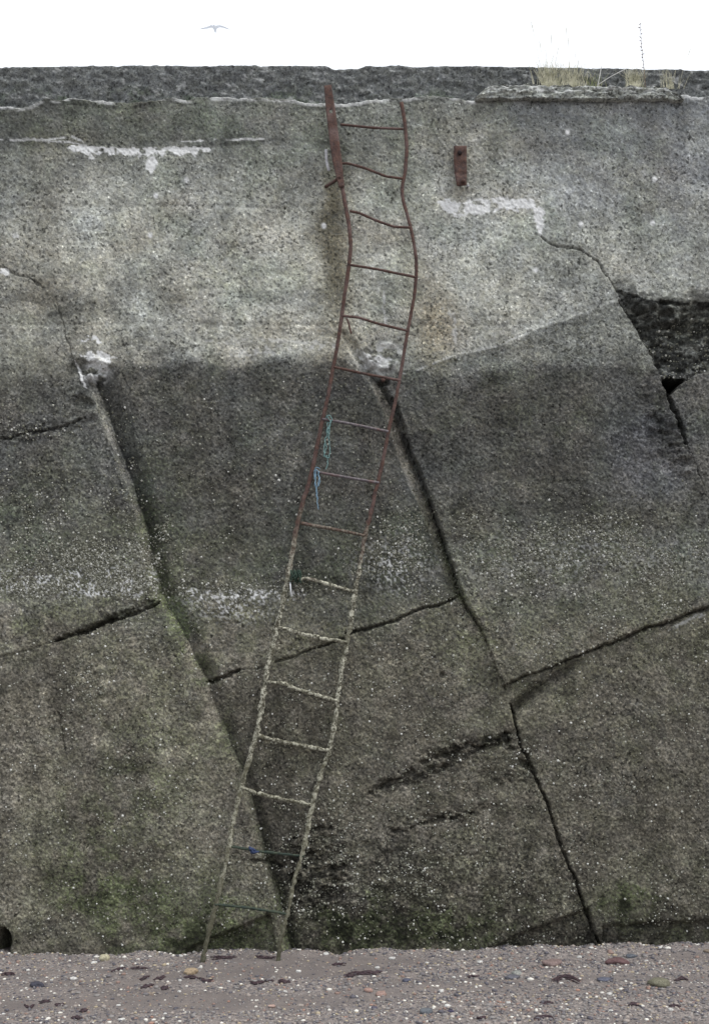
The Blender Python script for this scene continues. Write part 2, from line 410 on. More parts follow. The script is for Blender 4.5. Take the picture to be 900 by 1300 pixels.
# tidal darkening
dk = sst(-9, 9, WY2-tidetop+ (fbm(PX/14, PY/14, 3, 44)-.5)*16)
dark = np.full(PX.shape, .101)
dark += .02*(fbm(PX/80, PY/60, 4, 45)-.5)*2
dark += (.052*sst(650, 730, WY)-.010)*(reg == 5)+.02*(reg == 1)+.03*sst(600, 740, WY)*(reg == 1)
dark += .028*blob(820, 600, 60, 110, -20)+.02*(reg == 7)
dark += .026*sst(750, 756, WY)*((reg == 1)|(reg == 3)|(reg == 2)) + .002*(reg == 2)*sst(760, 860, WY)
dark += .030*sst(.50, .66, fbm(PX/16, PY/14, 4, 62))*(WY > 690)-.02*sst(.55, .68, fbm(PX/26, PY/18, 4, 63))
dark -= .035*sst(.48, .6, fbm(PX/12, PY/7, 3, 64))*blob(90, 620, 110, 34)
dark += .026*(reg == 4)+.028*(reg == 6)+.012*(reg == 3)*sst(740, 780, WY)
dark += .03*(reg == 2)*sst(.45, .65, fbm(PX/55, PY/45, 4, 46))+.065*blob(135, 860, 55, 55, p=3)*sst(.42, .6, fbm(PX/10, PY/10, 3, 66))+.05*blob(50, 1010, 60, 60)*sst(.4, .6, fbm(PX/12, PY/12, 3, 67))+.05*blob(235, 990, 32, 100, -15)-.022*blob(60, 900, 80, 30)
dark -= .035*sst(1080, 1200, WY)*sst(.3, .5, fbm(PX/60, PY/60, 3, 47))*(reg != 2)
dark -= .03*blob(130, 1130, 90, 60)
tone = tone*(1-dk)+dark*dk
mid = (reg == 5)*sst(0, 6, WY-yH)*(1-dk)
tone = tone*(1-mid)+mid*(.175+.09*(fbm(PX/14, PY/12, 3, 48)-.5))
tone = np.where(reg == 8, .045+.13*sst(.5, .72, fbm(PX/9, PY/5, 3, 49)), tone)
fr_ = sst(.42, .58, fbm(PX/18, PY/9, 3, 65)+.25*sst(-30, 0, WY-yLip)-.15)*(WX > xC-60)*sst(740, 800, WX)*sst(-26, -6, WY-yLip)*(WY-yLip < 4)
tone = tone*(1-.7*fr_)
tone *= 1-.72*pitzone*(reg != 8)*sst(.42, .58, fbm(PX/7, PY/5, 2, 50))
tone *= 1-.45*(reg == 4)*sst(1040, 1090, WY)*sst(.5, .62, fbm(PX/4, PY/4, 2, 56))
tone *= 1-.42*crack                                             # darker inside the cracks, the scooped spall and the hole
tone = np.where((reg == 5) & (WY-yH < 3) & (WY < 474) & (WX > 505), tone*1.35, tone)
tone += (.095*bank*sst(740, 560, WY)+.020*bank+.06*bank*blob(540, 620, 60, 110)*(WX > 480)-.034*sst(.1, .5, chan)*(bank < .05))*dk  # lit left banks painted paler, shaded groove sides painted darker
pale = sst(.50, .60, fbm(PX/7, PY/7, 2, 51))*sst(455, 440, WY)*sst(180, 260, WY)
tone *= 1+.16*pale
d, sg, t = pdist(WX, WY, [(478, 490), (496, 530), (513, 580), (545, 662), (574, 742)])
lit_edge = sst(7.5, 3.5, d)*np.interp(t, [0, .2, .5, 1], [.8, 1, .8, .25])*(reg == 3)
tone += .065*lit_edge  # light on the middle joint's left edge, painted as a pale strip
tone *= 1-.30*np.clip(blob(345, 1010, 42, 190, -12, p=4)*(reg == 4)+.7*blob(395, 880, 50, 90, p=4)*(reg == 4), 0, 1)
tone *= 1-.12*sst(780, 900, WY)*(reg != 2)
tone *= 1-.35*sst(1150, 1200, WY)*sst(.35, .6, fbm(PX/30, PY/20, 3, 162))
tone = np.clip(tone, .02, .6)

green = .2*sst(.48, .6, fbm(PX/24, PY/20, 4, 59))*dk+.32*dk*sst(620, 700, WY)*(1-sst(760, 900, WY))+.6*blob(120, 1080, 75, 80)+.9*blob(140, 1140, 60, 35)+.55*blob(190, 960, 60, 90)
green += .9*blob(450, 1175, 40, 40, p=3)+.8*blob(520, 1165, 90, 30)+.9*blob(790, 1142, 40, 22)+.8*blob(270, 1160, 80, 50)+.6*blob(230, 800, 22, 110, -22)
green += .35*blob(100, 150, 400, 40)+.35*blob(200, 620, 30, 60)+.4*blob(60, 640, 80, 40)+.5*chan*dk*sst(600, 700, WY)
green += .5*sst(1120, 1200, WY)*sst(.45, .6, fbm(PX/40, PY/40, 3, 52))+.2*sst(.5, .7, fbm(PX/60, PY/60, 3, 53))
green *= sst(.25, .55, fbm(PX/22, PY/22, 4, 54))*1.1
weedy = sst(.45, .62, fbm(PX/14, PY/14, 3, 57))*np.clip(blob(450, 1178, 45, 40, p=3)+.8*blob(540, 1182, 90, 20)+blob(790, 1142, 40, 20)+.8*blob(250, 1182, 60, 25)+.7*blob(150, 1135, 50, 22), 0, 1)
tone *= 1-.66*weedy; green = green*.8+1.3*weedy
brown = .85*sst(700, 860, WY)*dk+.35*dk+.3*bank*dk+.22*(1-dk)*sst(760, 560, WX2)*sst(230, 330, WY)*sst(640, 520, WX)+.6*blob(560, 425, 36, 60, p=3)+.4*blob(600, 200, 60, 40)
brown += 1.1*(fbm(PX/60, PY/40, 4, 55)-.42)
brown += .5*lit_edge; green = green*(1-.7*lit_edge)
rust = .9*blob(426, 290, 20, 85, 2, p=3)+.5*blob(425, 400, 26, 60)+.5*blob(555, 420, 24, 46, p=3)+.35*blob(585, 250, 12, 26)+.4*blob(425, 240, 12, 30)
tone = tone*(1-.58*np.clip(blob(426, 285, 19, 75, 2, p=3)+.45*blob(424, 395, 22, 70), 0, 1))*(1-.15*blob(556, 420, 28, 50, p=3))
cool = .6*(fbm(PX/50, PY/40, 4, 58)-.5)+.5*sst(560, 760, WX2)*(1-dk)*sst(330, 200, WY)+.30*dk*sst(700, 560, WY)+.9*blob(825, 580, 55, 60)+.05
# lime and white mortar on the broken edges
def white(pts, wu, wd, s, seed, n0=.42, n1=.52, fr=8):
    global lime
    d, sg, t = pdist(WX, WY, pts)
    yy = np.interp(WX, [p[0] for p in pts], [p[1] for p in pts])
    ww = np.where(WY < yy, wu, wd)
    ends = sst(0, .12, t)*sst(1, .88, t)
    lime = np.maximum(lime, s*sst(1.05, .72, d/ww/(.35+.65*ends)+(fbm(PX/4.5, PY/4.5, 3, 90+seed)-.5)*1.5)*sst(n0, n1, fbm(PX/fr, PY/fr, 3, 60+seed)))
white([(88, 187), (120, 190), (200, 191), (266, 188)], 3, 8, 1., 1, .34, .42, 12)
white([(188, 190), (193, 203), (194, 216)], 7, 7, 1., 2, .2, .35)
white([(108, 190), (120, 203)], 5, 5, .6, 3)
white([(0, 176), (90, 181), (118, 188)], 1.5, 1.5, .6, 4)
white([(230, 180), (280, 177), (345, 176)], 1.5, 1.5, .6, 5)
white([(558, 258), (590, 263), (640, 258), (676, 262)], 8, 10, 1., 6, .34, .40, 10)
white([(640, 256), (675, 258), (684, 268), (686, 298)], 6, 6, 1., 7, .25, .36)
LIP = True
white([(-300, 176), (0, 176), (50, 178), (90, 174), (112, 184)], 1.4, 1.6, .55, 30, .4, .52, 14)
white([(-60, 746), (60, 742), (120, 750), (200, 750)], 9, 7, .85, 31, .55, .62, 2.6)
white([(232, 751), (300, 755), (395, 752)], 5, 9, .8, 32, .55, .62, 2.6)
white([(262, 434), (330, 432), (420, 436)], 2, 3, .3, 33, .45, .55, 8)
white([(100, 432), (118, 430), (128, 434)], 4, 4, 1, 9, .3, .4)
white([(104, 452), (125, 448), (140, 458)], 5, 6, .9, 10, .35, .45)
lime = np.maximum(lime, .75*blob(126, 468, 17, 18, p=4)*sst(.36, .52, fbm(PX/9, PY/9, 3, 71)))
white([(95, 458), (104, 480), (110, 492)], 2, 2, .8, 11, .3, .4)
white([(110, 455), (150, 453)], 1.5, 1.5, .6, 12)
lime = np.maximum(lime, .75*blob(484, 452, 28, 20, p=3)*sst(.42, .54, fbm(PX/9, PY/9, 3, 72)))
white([(453, 442), (470, 472)], 2, 2, .8, 13, .3, .4)
white([(2, 340), (12, 345)], 5, 5, .8, 14, .2, .3)
white([(16, 300), (24, 298)], 4, 4, .5, 15, .2, .3)
white([(430, 440), (380, 440), (290, 452)], 5, 5, .35, 16, .5, .62, 7)
white([(505, 478), (570, 455), (640, 434), (700, 409)], 1.3, 1.3, .35, 17)
white([(560, 388), (575, 400), (578, 440)], 3, 3, .35, 18)
white([(486, 370), (490, 415)], 2.5, 2.5, .4, 19)
white([(840, 800), (900, 774)], 1, 4, .35, 20)
for (pxs, pys) in ((237, 228), (198, 248), (191, 298), (411, 286), (830, 228), (828, 283), (737, 284), (680, 342), (720, 168)):
    lime = np.maximum(lime, blob(pxs, pys, 3.0, 3.6, p=4, x=PX, y=PY))

# --- roll the top edge back into a ledge, foot goes under the sand
yL = np.interp(PX, [-2000, 0, 30, 45, 60, 100, 150, 190, 240, 330, 405, 420, 440, 520, 604, 612, 900, 2800],
                   [134, 136, 136, 131, 126, 125, 129, 127, 124, 125, 130, 127, 129, 124, 127, 121, 121, 121]) + (fbm(PX/18, PX*0+3, 3, 80)-.5)*9
over = np.clip(yL-PY, 0, None)
lime = np.maximum(lime, .5*sst(6, 2, PY-yL)*sst(.46, .62, fbm(PX/24, PY/9, 3, 82)))
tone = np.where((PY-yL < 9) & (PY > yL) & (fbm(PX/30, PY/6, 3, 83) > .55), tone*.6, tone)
lime = np.maximum(lime, .8*np.clip(blob(90, 735, 125, 20, p=4)*(reg == 1)+.8*blob(290, 765, 50, 18)*(reg == 3)+.8*blob(500, 715, 45, 30)*(reg == 3)+.35*blob(740, 705, 150, 34)*(reg == 5), 0, 1)*sst(.60, .68, fbm(PX/2.4, PY/2.4, 2, 84)))
X = (PX-450)/200.; Z = (1205-np.maximum(PY, yL))/200.
Hs = np.where(over > 0, 0, 1)
# vertical columns share the rim relief once they bend back
Yw = -H*np.where(over > 0, .6, 1.)+over*.009
Z = Z + np.where(over > 0, (fbm(PX/12, PY/4, 3, 81)-.5)*.014, 0)
wallv = np.stack([X, Yw, Z], 1)
V3 = wallv.reshape(NY, NX, 3)
# smooth normals of the full sheet, so that neighbouring parts shade as one surface
du = np.empty_like(V3); dv = np.empty_like(V3)
du[:, 1:-1] = V3[:, 2:]-V3[:, :-2]; du[:, 0] = V3[:, 1]-V3[:, 0]; du[:, -1] = V3[:, -1]-V3[:, -2]
dv[1:-1] = V3[2:]-V3[:-2]; dv[0] = V3[1]-V3[0]; dv[-1] = V3[-1]-V3[-2]
NRM = np.cross(dv, du); NRM /= np.linalg.norm(NRM, axis=2, keepdims=True)+1e-12
NRM = NRM.reshape(-1, 3)
if NRM[:, 1].mean() > 0: NRM = -NRM
idx = np.arange(NX*NY).reshape(NY, NX)
quads = np.stack([idx[:-1, :-1], idx[1:, :-1], idx[1:, 1:], idx[:-1, 1:]], -1).reshape(-1, 4)
qreg = reg[quads[:, 0]]
# keep slivers out: outside the fine frame everything keeps its own region too
wall = empty('sea_wall', (0, 0, 0))
tag(wall, 'tall weathered concrete sea wall of diagonal panels, pale above and dark with the tide below', 'sea wall')
grainA = .55+.5*dk+.35*mid-.12*(reg == 3)+.25*(fbm(PX/60, PY/50, 3, 140)-.5)+.5*pitzone+.35*(reg == 4)*sst(1020, 1090, WY)
tone = tone*(.76+.48*fbm(PX/28, PY/22, 4, 141))*(1+(q1-.5)*(.24+.28*dk))*(1-.22*sst(.45, .8, c1))*(1+.22*(q2-.5))*(.80+.40*fbm(PX/85, PY/60, 4, 160))*(1-.16*sst(.5, .7, fbm(PX/16, PY/120, 3, 161)))
pith = (q2 > .90)*sst(.34, .22, c2)*(1-dk)+(q1 > .93)*sst(.5, .3, c1)*(1-.5*dk)
tone *= 1-.55*np.clip(pith, 0, 1)
stain_shade = dict(grain=grainA, tone=tone, green=green, brown=brown, rust=rust, cool=cool, lime=lime)  # tone holds stains plus the painted light and shade
names = {0: ('wall_face', 'pale grey upper face of the wall above the tide mark'),
         1: ('concrete_panel', 'mottled dark panel at the left with white barnacles along its lower edge'),
         2: ('concrete_panel', 'large brown and green stained panel at the lower left'),
         3: ('concrete_panel', 'smooth dark grey panel behind the middle of the ladder'),
         4: ('concrete_panel', 'pitted brown grey panel behind the foot of the ladder'),
         5: ('concrete_panel', 'large dark grey panel right of the ladder'),
         6: ('concrete_panel', 'brown grey panel at the lower right'),
         7: ('concrete_panel', 'narrow grey panel at the right edge'),
         8: ('eroded_band', 'dark crumbling eroded band at the right')}
for k, (nm, lb) in names.items():
    q = quads[qreg == k]
    if not len(q): continue
    used, inv = np.unique(q, return_inverse=True)
    o = mesh_obj(nm, wallv[used], inv.reshape(-1, 4), M_conc, wall, attrs={a: v[used] for a, v in stain_shade.items()})
    o.data.normals_split_custom_set_from_vertices(NRM[used].tolist())
    o['label'] = lb

def wall_y(px, py):
    """front surface of the wall at a photograph position"""
    i = np.clip(np.searchsorted(ys, py), 0, NY-1); j = np.clip(np.searchsorted(xs, px), 0, NX-1)
    return V3[i, j, 1]

# coping and capping slab: rough beams swept along x
def beam(name, x0, x1, step, top, bot, yf, depth, parent, amp, stains, seed, label, nfront=26, ends=0):
    n = int((x1-x0)/step)+1; pxs = np.linspace(x0, x1, n)
    m = []                                                        # section parameter: (kind, t)
    for t in np.linspace(0, 1, 14)[:-1]: m.append((0, t))          # top, back to front
    for t in np.linspace(0, 1, nfront): m.append((1, t))
    for t in np.linspace(0, 1, 7)[1:]: m.append((2, t))
    nm = len(m); vv = np.zeros((n, nm, 3)); tn = np.zeros((n, nm)); fr = np.zeros((n, nm))
    tp = top(pxs); bt = bot(pxs); t_ = (yf-CAMY)/F
    zt = CAMZ+(HOR-tp)*t_; zb = CAMZ+(HOR-bt)*t_
    if ends: # taper both ends
        e = np.clip(np.minimum(pxs-x0, x1-pxs)/ends, 0, 1)**.6; zt = zb+(zt-zb)*e
    for j, (k, t) in enumerate(m):
        X_ = (pxs-450)*t_
        if k == 0: y_ = yf+depth*(1-t)**1.5; z_ = zt+0*t; rnd = .006*math.exp(-((1-t)/.08)**2)
        elif k == 1: y_ = yf+0*t; z_ = zt+(zb-zt)*t
        else: y_ = yf+depth*t; z_ = zb+0*t
        a = (fbm(pxs/9, np.full(n, j*.35), 4, seed)-.5)*amp*2+(fbm(pxs/4, np.full(n, j*.9), 2, seed+7)-.5)*amp*.7
        vv[:, j, 0] = X_; vv[:, j, 1] = y_+(a if k == 1 else 0); vv[:, j, 2] = z_+(a*.5 if k != 1 or t in (0, 1) else 0)
        if k == 1 and t == 0: vv[:, j, 1] += .010; vv[:, j, 2] -= .004
        fr[:, j] = t if k == 1 else (0 if k == 0 else 1)
    ii = np.arange(n*nm).reshape(n, nm)
    fc = np.stack([ii[:-1, :-1], ii[:-1, 1:], ii[1:, 1:], ii[1:, :-1]], -1).reshape(-1, 4)
    PXb = np.repeat(pxs, nm); PYb = np.tile(np.arange(nm)*1.7, n)
    st = stains(PXb, PYb, fr.ravel())
    o = mesh_obj(name, vv.reshape(-1, 3), fc, M_conc, parent, attrs=st); o['label'] = label; return o
def cop_st(x, y, f):
    z = x*0
    return dict(grain=z+.95, tone=.125+.05*(fbm(x/6, y/6, 4, 90)-.5)+.01*sst(.6, 1, f), green=.1+.6*sst(.52, .68, fbm(x/30, y/9, 3, 91))*sst(.3, .8, f), brown=z+.1, rust=z, cool=z+.7, lime=.25*sst(.68, .74, fbm(x/7, y/3, 3, 92)))
ctop = lambda x: np.interp(x, [-2000, 0, 140, 148, 156, 325, 332, 340, 412, 424, 455, 464, 510, 518, 570, 640, 900, 2800], [90, 84.5, 82, 83.4, 82, 82, 83.4, 82, 82, 87, 86, 82.5, 82, 83.5, 82.5, 83, 88, 100])+(fbm(x/22, x*0, 3, 93)-.5)*1.8
beam('coping', -1900, 2800, 2.6, ctop, lambda x: x*0+142, .07, .75, wall, .016, cop_st, 94, 'dark grey lichened coping course along the top of the wall', 30)
def slab_st(x, y, f):
    z = x*0
    return dict(grain=z+1., tone=.33+.34*(fbm(x/5, y/4, 4, 95)-.5), green=.15+z, brown=.15+z, rust=z, cool=z+.4, lime=.5*sst(.5, .62, fbm(x/9, y/3, 3, 96))*(f < .6))
beam('capping_slab', 603, 868, 1.6, lambda x: np.interp(x, [603, 625, 850, 868], [112, 107, 111, 119])+(fbm(x/9, x*0, 3, 97)-.5)*5, lambda x: np.interp(x, [603, 868], [124, 125])+(fbm(x/10, x*0+5, 3, 98)-.5)*4, -.045, .14, wall, .022, slab_st, 99, 'pale broken slab of mortar lying along the ledge', 16, ends=22)

# rusty square hole stains etc. stay in the maps; barnacles are real shells on the wall
def cones(centres, normals, rad, hgt, rnd, seg=6):
    n = len(centres); c = np.asarray(centres); nr = np.asarray(normals)
    up = np.tile([0.13, 0, 1.], (n, 1)); u = np.cross(nr, up); u /= np.linalg.norm(u, axis=1, keepdims=True); v = np.cross(nr, u)
    vs = np.zeros((n, seg*2+1, 3)); ph = rng.random(n)*6.28
    for i in range(seg):
        a = ph+i*2*math.pi/seg; ca, sa = np.cos(a)[:, None], np.sin(a)[:, None]
        j1 = (rad*(.8+.4*rng.random(n)))[:, None]
        vs[:, i] = c+(u*ca+v*sa)*j1-nr*.003
        vs[:, seg+i] = c+(u*ca+v*sa)*j1*.48+nr*hgt[:, None]
    vs[:, 2*seg] = c+nr*hgt[:, None]*.55
    base = np.arange(n)[:, None]*(seg*2+1); tris = []
    for i in range(seg):
        k = (i+1) % seg
        tris += [base+np.array([[i, k, seg+k]]), base+np.array([[i, seg+k, seg+i]]), base+np.array([[seg+i, seg+k, 2*seg]])]
    return vs.reshape(-1, 3), np.concatenate(tris), np.repeat(rnd, seg*2+1)
dens = 2.4*blob(90, 725, 130, 28, p=3)*(WX < 205)+.55*blob(110, 690, 100, 60)*(WX < 215)+.8*blob(185, 670, 22, 60, -15)
dens += 1.1*np.exp(-((WY-748)/7)**2)*((WX < 200) | (WX > 232))*(WX < 420)+.45*blob(300, 752, 70, 16)+.6*blob(240, 760, 8, 40, -15)
dens += .6*blob(510, 705, 45, 35)+.5*blob(410, 728, 40, 14)+.75*blob(700, 700, 170, 38)+.34*blob(840, 730, 100, 60)+.22*blob(560, 700, 90, 60)
dens += .20*(reg == 5)*sst(640, 700, WY)+.12*(reg == 4)+.10*(reg == 6)+.10*(reg == 2)+.05*(reg == 3)+.04*(reg == 1)
dens += .45*blob(400, 1110, 50, 55)+.3*blob(480, 1110, 120, 50)+.35*blob(130, 860, 60, 45, -20)+.35*blob(130, 1000, 80, 60)*.5+.28*blob(600, 975, 80, 40)
dens += .25*blob(620, 415, 100, 30)*(reg == 5)+.5*blob(60, 545, 60, 12)+.25*(reg == 8)+.25*blob(60, 620, 70, 30)
dens *= sst(.3, .68, fbm(PX/13, PY/11, 4, 120))*(.3+.7*sst(.35, .6, fbm(PX/45, PY/35, 3, 121)))
dens *= (WY > 400)*(PY < 1200)*(crack < .5)
dens = np.clip(dens, 0, 2.2)
infr = (PX > -330) & (PX < 1230)
NB = 38000
cand = np.where(infr)[0]; area = np.gradient(xs)[cand % NX]
pr = dens[cand]*area; pr /= pr.sum()
pick = rng.choice(cand, NB, p=pr)
cpos = wallv[pick]+np.stack([rng.normal(0, .004, NB), np.zeros(NB), rng.normal(0, .004, NB)], 1)
nr_ = NRM[pick]*.6+np.array([0, -.4, 0]); nr_ /= np.linalg.norm(nr_, axis=1, keepdims=True)
rad = .0030+.0062*rng.random(NB)**2.0
vv, ff, rr = cones(cpos, nr_, rad, rad*(.5+.5*rng.random(NB)), np.clip(rng.random(NB)*.999, 0, 1))
M_barn = speck_mat('barnacle_shell', [(0, (.10, .10, .075)), (.28, (.17, .17, .13)), (.55, (.27, .27, .22)), (.80, (.42, .42, .37)), (.94, (.64, .64, .60))])
tag(mesh_obj('barnacles', vv, ff, M_barn, attrs={'rnd': rr}), 'pale barnacles crusting the tidal part of the sea wall', 'barnacles', kind='stuff')

# ------------------------------------------------------------------ beach
gx = np.concatenate([[-600, -200, -80, -30], np.arange(-9, -3.2, .12), np.arange(-3.2, 3.2, .012), np.arange(3.2, 9, .12), [30, 80, 200, 600]])
gy = np.concatenate([[-900, -300, -100, -40, -20], np.arange(-10, -2.3, .12), np.arange(-2.3, .06, .012), [.3, 1.2]])
GX, GY = np.meshgrid(gx, gy); gxf, gyf = GX.ravel(), GY.ravel()
near = sst(12, 8, np.abs(gxf))*sst(-12, -9, gyf)
grav = sst(.40, .62, fbm(gxf*1.1+3, gyf*3.6, 4, 130))
grav = np.clip(grav*.8+.7*np.exp(-((gxf-1.6)/1.6)**2-((gyf+1.15)/.45)**2)+.6*np.exp(-((gyf+.05)/.12)**2), 0, 1)
def sand_z(x, y):
    nr = sst(12, 8, np.abs(x))
    return np.clip(0.0125*x, -.12, .12)-.012 + nr*((fbm(x*1.5, y*3, 4, 131)-.5)*.05*sst(0, -.4, y) + (fbm(x*14, y*14, 3, 132)-.5)*.012 + (.012+(fbm(x*5, y*2, 4, 134)-.5)*.075)*np.exp(-((y+.0)/.13)**2)) + np.clip(y+2.5, None, 0)*.03
gz = sand_z(gxf, gyf)+near*(fbm(gxf*55, gyf*55, 2, 133)-.5)*.007*(.4+grav)
gi = np.arange(len(gxf)).reshape(GX.shape)
gq = np.stack([gi[:-1, :-1], gi[:-1, 1:], gi[1:, 1:], gi[1:, :-1]], -1).reshape(-1, 4)
m, n, b = new_mat('beach_sand', .92, .2); p = pos(n)
a1 = noi(n, p, 160, 3, .7); a2 = noi(n, p, 5, 4)
c = mixrgb(n, ramp(n, a1.outputs['Fac'], .35, .65), (.132, .115, .107), (.225, .197, .183))
c = mixrgb(n, ramp(n, a2.outputs['Fac'], .42, .62, 0, .5), c, (.128, .115, .114))
vo = nd(n, 'ShaderNodeTexVoronoi'); n.links.new(p, vo.inputs['Vector']); vo.inputs['Scale'].default_value = 95
vsg = nd(n, 'ShaderNodeSeparateColor'); n.links.new(vo.outputs['Color'], vsg.inputs[0])
gm = math_(n, 'MULTIPLY', att(n, 'gravel'), .75)
c = mixrgb(n, gm, c, mixrgb(n, .75, c, mixrgb(n, vsg.outputs[0], (.10, .095, .10), (.42, .37, .34))))
n.links.new(c, b.inputs['Base Color']); bump(n, b, a1.outputs['Fac'], .5, .006)
tag(mesh_obj('beach_ground', np.stack([gxf, gyf, gz], 1), gq, m, attrs={'gravel': grav}), 'flat grey sand and shingle at the foot of the wall', 'beach', kind='structure')

def icos(sub=1):
    import bmesh
    bm = bmesh.new(); bmesh.ops.create_icosphere(bm, subdivisions=sub, radius=1)
    v = np.array([x.co[:] for x in bm.verts]); f = np.array([[q.index for q in x.verts] for x in bm.faces]); bm.free(); return v, f
iv, iff = icos(1)
NG = 42000
cx_ = rng.uniform(-3.4, 3.4, NG*4); cy_ = -rng.random(NG*4)**.9*2.2+.02; nb_ = NG//5; cy_[:nb_] = -np.abs(rng.normal(0, .05, nb_))+.02
gd = sst(.38, .62, fbm(cx_*1.1+3, cy_*3.6, 4, 130))
gd = np.clip(gd*.65+.9*np.exp(-((cx_-1.6)/1.6)**2-((cy_+1.15)/.45)**2)+.9*np.exp(-((cy_+.0)/.07)**2)+.2, 0, 1)
kp = rng.permutation(np.where(rng.random(NG*4) < gd)[0])[:NG]; cx_, cy_ = cx_[kp], cy_[kp]; NG = len(kp)
sz = .0024+.0075*rng.random(NG)**3.0+.010*rng.random(NG)**14
sc3 = np.stack([sz*rng.uniform(.8, 1.5, NG), sz*rng.uniform(.7, 1.2, NG), sz*rng.uniform(.4, .8, NG)], 1)
ang = rng.random(NG)*6.28; ca, sa = np.cos(ang), np.sin(ang)
pv = iv[None]*(1+.22*(rng.random((NG, len(iv), 1))-.5))*sc3[:, None]
px_ = pv[..., 0]*ca[:, None]-pv[..., 1]*sa[:, None]; py_ = pv[..., 0]*sa[:, None]+pv[..., 1]*ca[:, None]
pvv = np.stack([px_+cx_[:, None], py_+cy_[:, None], pv[..., 2]+(sand_z(cx_, cy_)+sz*.25)[:, None]], -1).reshape(-1, 3)
pf = (iff[None]+np.arange(NG)[:, None, None]*len(iv)).reshape(-1, 3)
M_grav = speck_mat('mixed_shingle', [(0, (.16, .15, .155)), (.22, (.25, .235, .225)), (.46, (.11, .105, .12)), (.62, (.33, .29, .26)), (.80, (.27, .19, .16)), (.87, (.40, .34, .24)), (.925, (.70, .68, .62)), (.985, (.36, .22, .17))])
tag(mesh_obj('shingle', pvv, pf, M_grav, attrs={'rnd': np.repeat(rng.random(NG)*.999, len(iv))}), 'small mixed pebbles and white shell bits strewn over the sand', 'shingle', kind='stuff')

# larger stones, each a thing
iv3, if3 = icos(3)
def stone(px, py, wpx, hpx, colr, label, flat=.5, group=None, cat='stone', angular=.16, seed=None, name='beach_stone'):
    g = G(px, py+hpx*.35); k = F/(g.y-CAMY); rx = wpx/k/2; rz = hpx/k/2*1.0; ry = rx*.75
    seed = seed or int(px*7+py); v = iv3.copy()
    d = np.array([mnoise.noise(Vector(q)*1.1+Vector((seed, 0, 0))) for q in v])+.35*np.array([mnoise.noise(Vector(q)*3+Vector((0, seed, 0))) for q in v])
    v = v*(1+angular*2*d)[:, None]
    v[:, 2] = np.clip(v[:, 2], -.8, .72); a = R((seed*37) % 50-25)
    v = v*np.array([rx, ry, rz*1.05]); x = v[:, 0]*math.cos(a)-v[:, 1]*math.sin(a); y = v[:, 0]*math.sin(a)+v[:, 1]*math.cos(a)
    base = Vector((g.x, g.y, float(sand_z(np.array([g.x]), np.array([g.y]))[0])))
    w_ = np.stack([x+base.x, y+base.y, v[:, 2]+base.z+rz*.45], 1)
    mu = sum(colr)/3; colr = tuple(mu+(c-mu)*.62 for c in colr); hi = tuple(min(.9, c*1.2) for c in colr); lo = tuple(c*.6 for c in colr)
    mt = noisy_mat('stone_surface', lo, hi, 120, .8, .3, .4, .003)
    return tag(mesh_obj(name, w_, if3, mt, origin=base), label, cat, group)
big = 'larger stones lying on the sand'
stone(133, 1216, 14, 12, (.50, .45, .24), 'rounded pale yellow stone against the foot of the wall', group=big)
stone(48, 1252, 18, 9, (.055, .055, .085), 'flat blue black stone alone on bare sand at the left', group=big)
stone(242, 1235, 18, 11, (.44, .30, .14), 'tan sandstone lump just left of the ladder foot', group=big, angular=.25)
stone(702, 1221, 28, 11, (.24, .15, .13), 'flat pinkish brown stone at the right near the wall', group=big)
stone(784, 1219, 27, 12, (.17, .075, .075), 'dark red angular stone near the wall at the right', group=big, angular=.3)
stone(800, 1212, 14, 6, (.10, .12, .15), 'small blue grey stone tucked behind the dark red stone', group=big)
stone(836, 1246, 27, 13, (.19, .18, .10), 'smooth olive green stone half sunk in the shingle', group=big)
stone(649, 1238, 19, 8, (.12, .12, .15), 'slate grey stone in the middle of the right-hand shingle', group=big)
stone(656, 1232, 14, 8, (.26, .27, .24), 'pale grey green stone touching the back of the slate grey stone', group=big)
stone(541, 1283, 17, 10, (.12, .14, .165), 'blue grey oval stone at the bottom edge right of the ladder', group=big)
stone(572, 1282, 8, 5, (.06, .05, .12), 'small dark violet stone beside the blue grey oval stone', group=big)
stone(516, 1245, 11, 6, (.08, .09, .15), 'small dark blue stone below the long seaweed strand', group=big)
stone(484, 1259, 14, 8, (.36, .20, .15), 'orange brick red pebble, right one of the orange pair', group=big)
stone(468, 1257, 11, 6, (.40, .21, .15), 'orange brick red pebble, left one of the orange pair', group=big)
stone(345, 1273, 10, 5, (.50, .30, .22), 'single pale orange pebble on the sand below the ladder', group=big)
stone(766, 1242, 18, 5, (.10, .11, .17), 'thin flat blue grey stone between the dark red and olive stones', group=big)
stone(191, 1261, 9, 5, (.26, .19, .13), 'brown pebble under the twin seaweed scraps at the left', group=big)
stone(898, 1207, 12, 5, (.22, .16, .10), 'brown stone at the wall foot by the right edge of the view', group=big)
stone(475, 1277, 9, 5, (.10, .09, .14), 'small grey violet pebble left of the blue grey oval stone', group=big)
wh = 'small white shells and quartz pebbles on the sand'
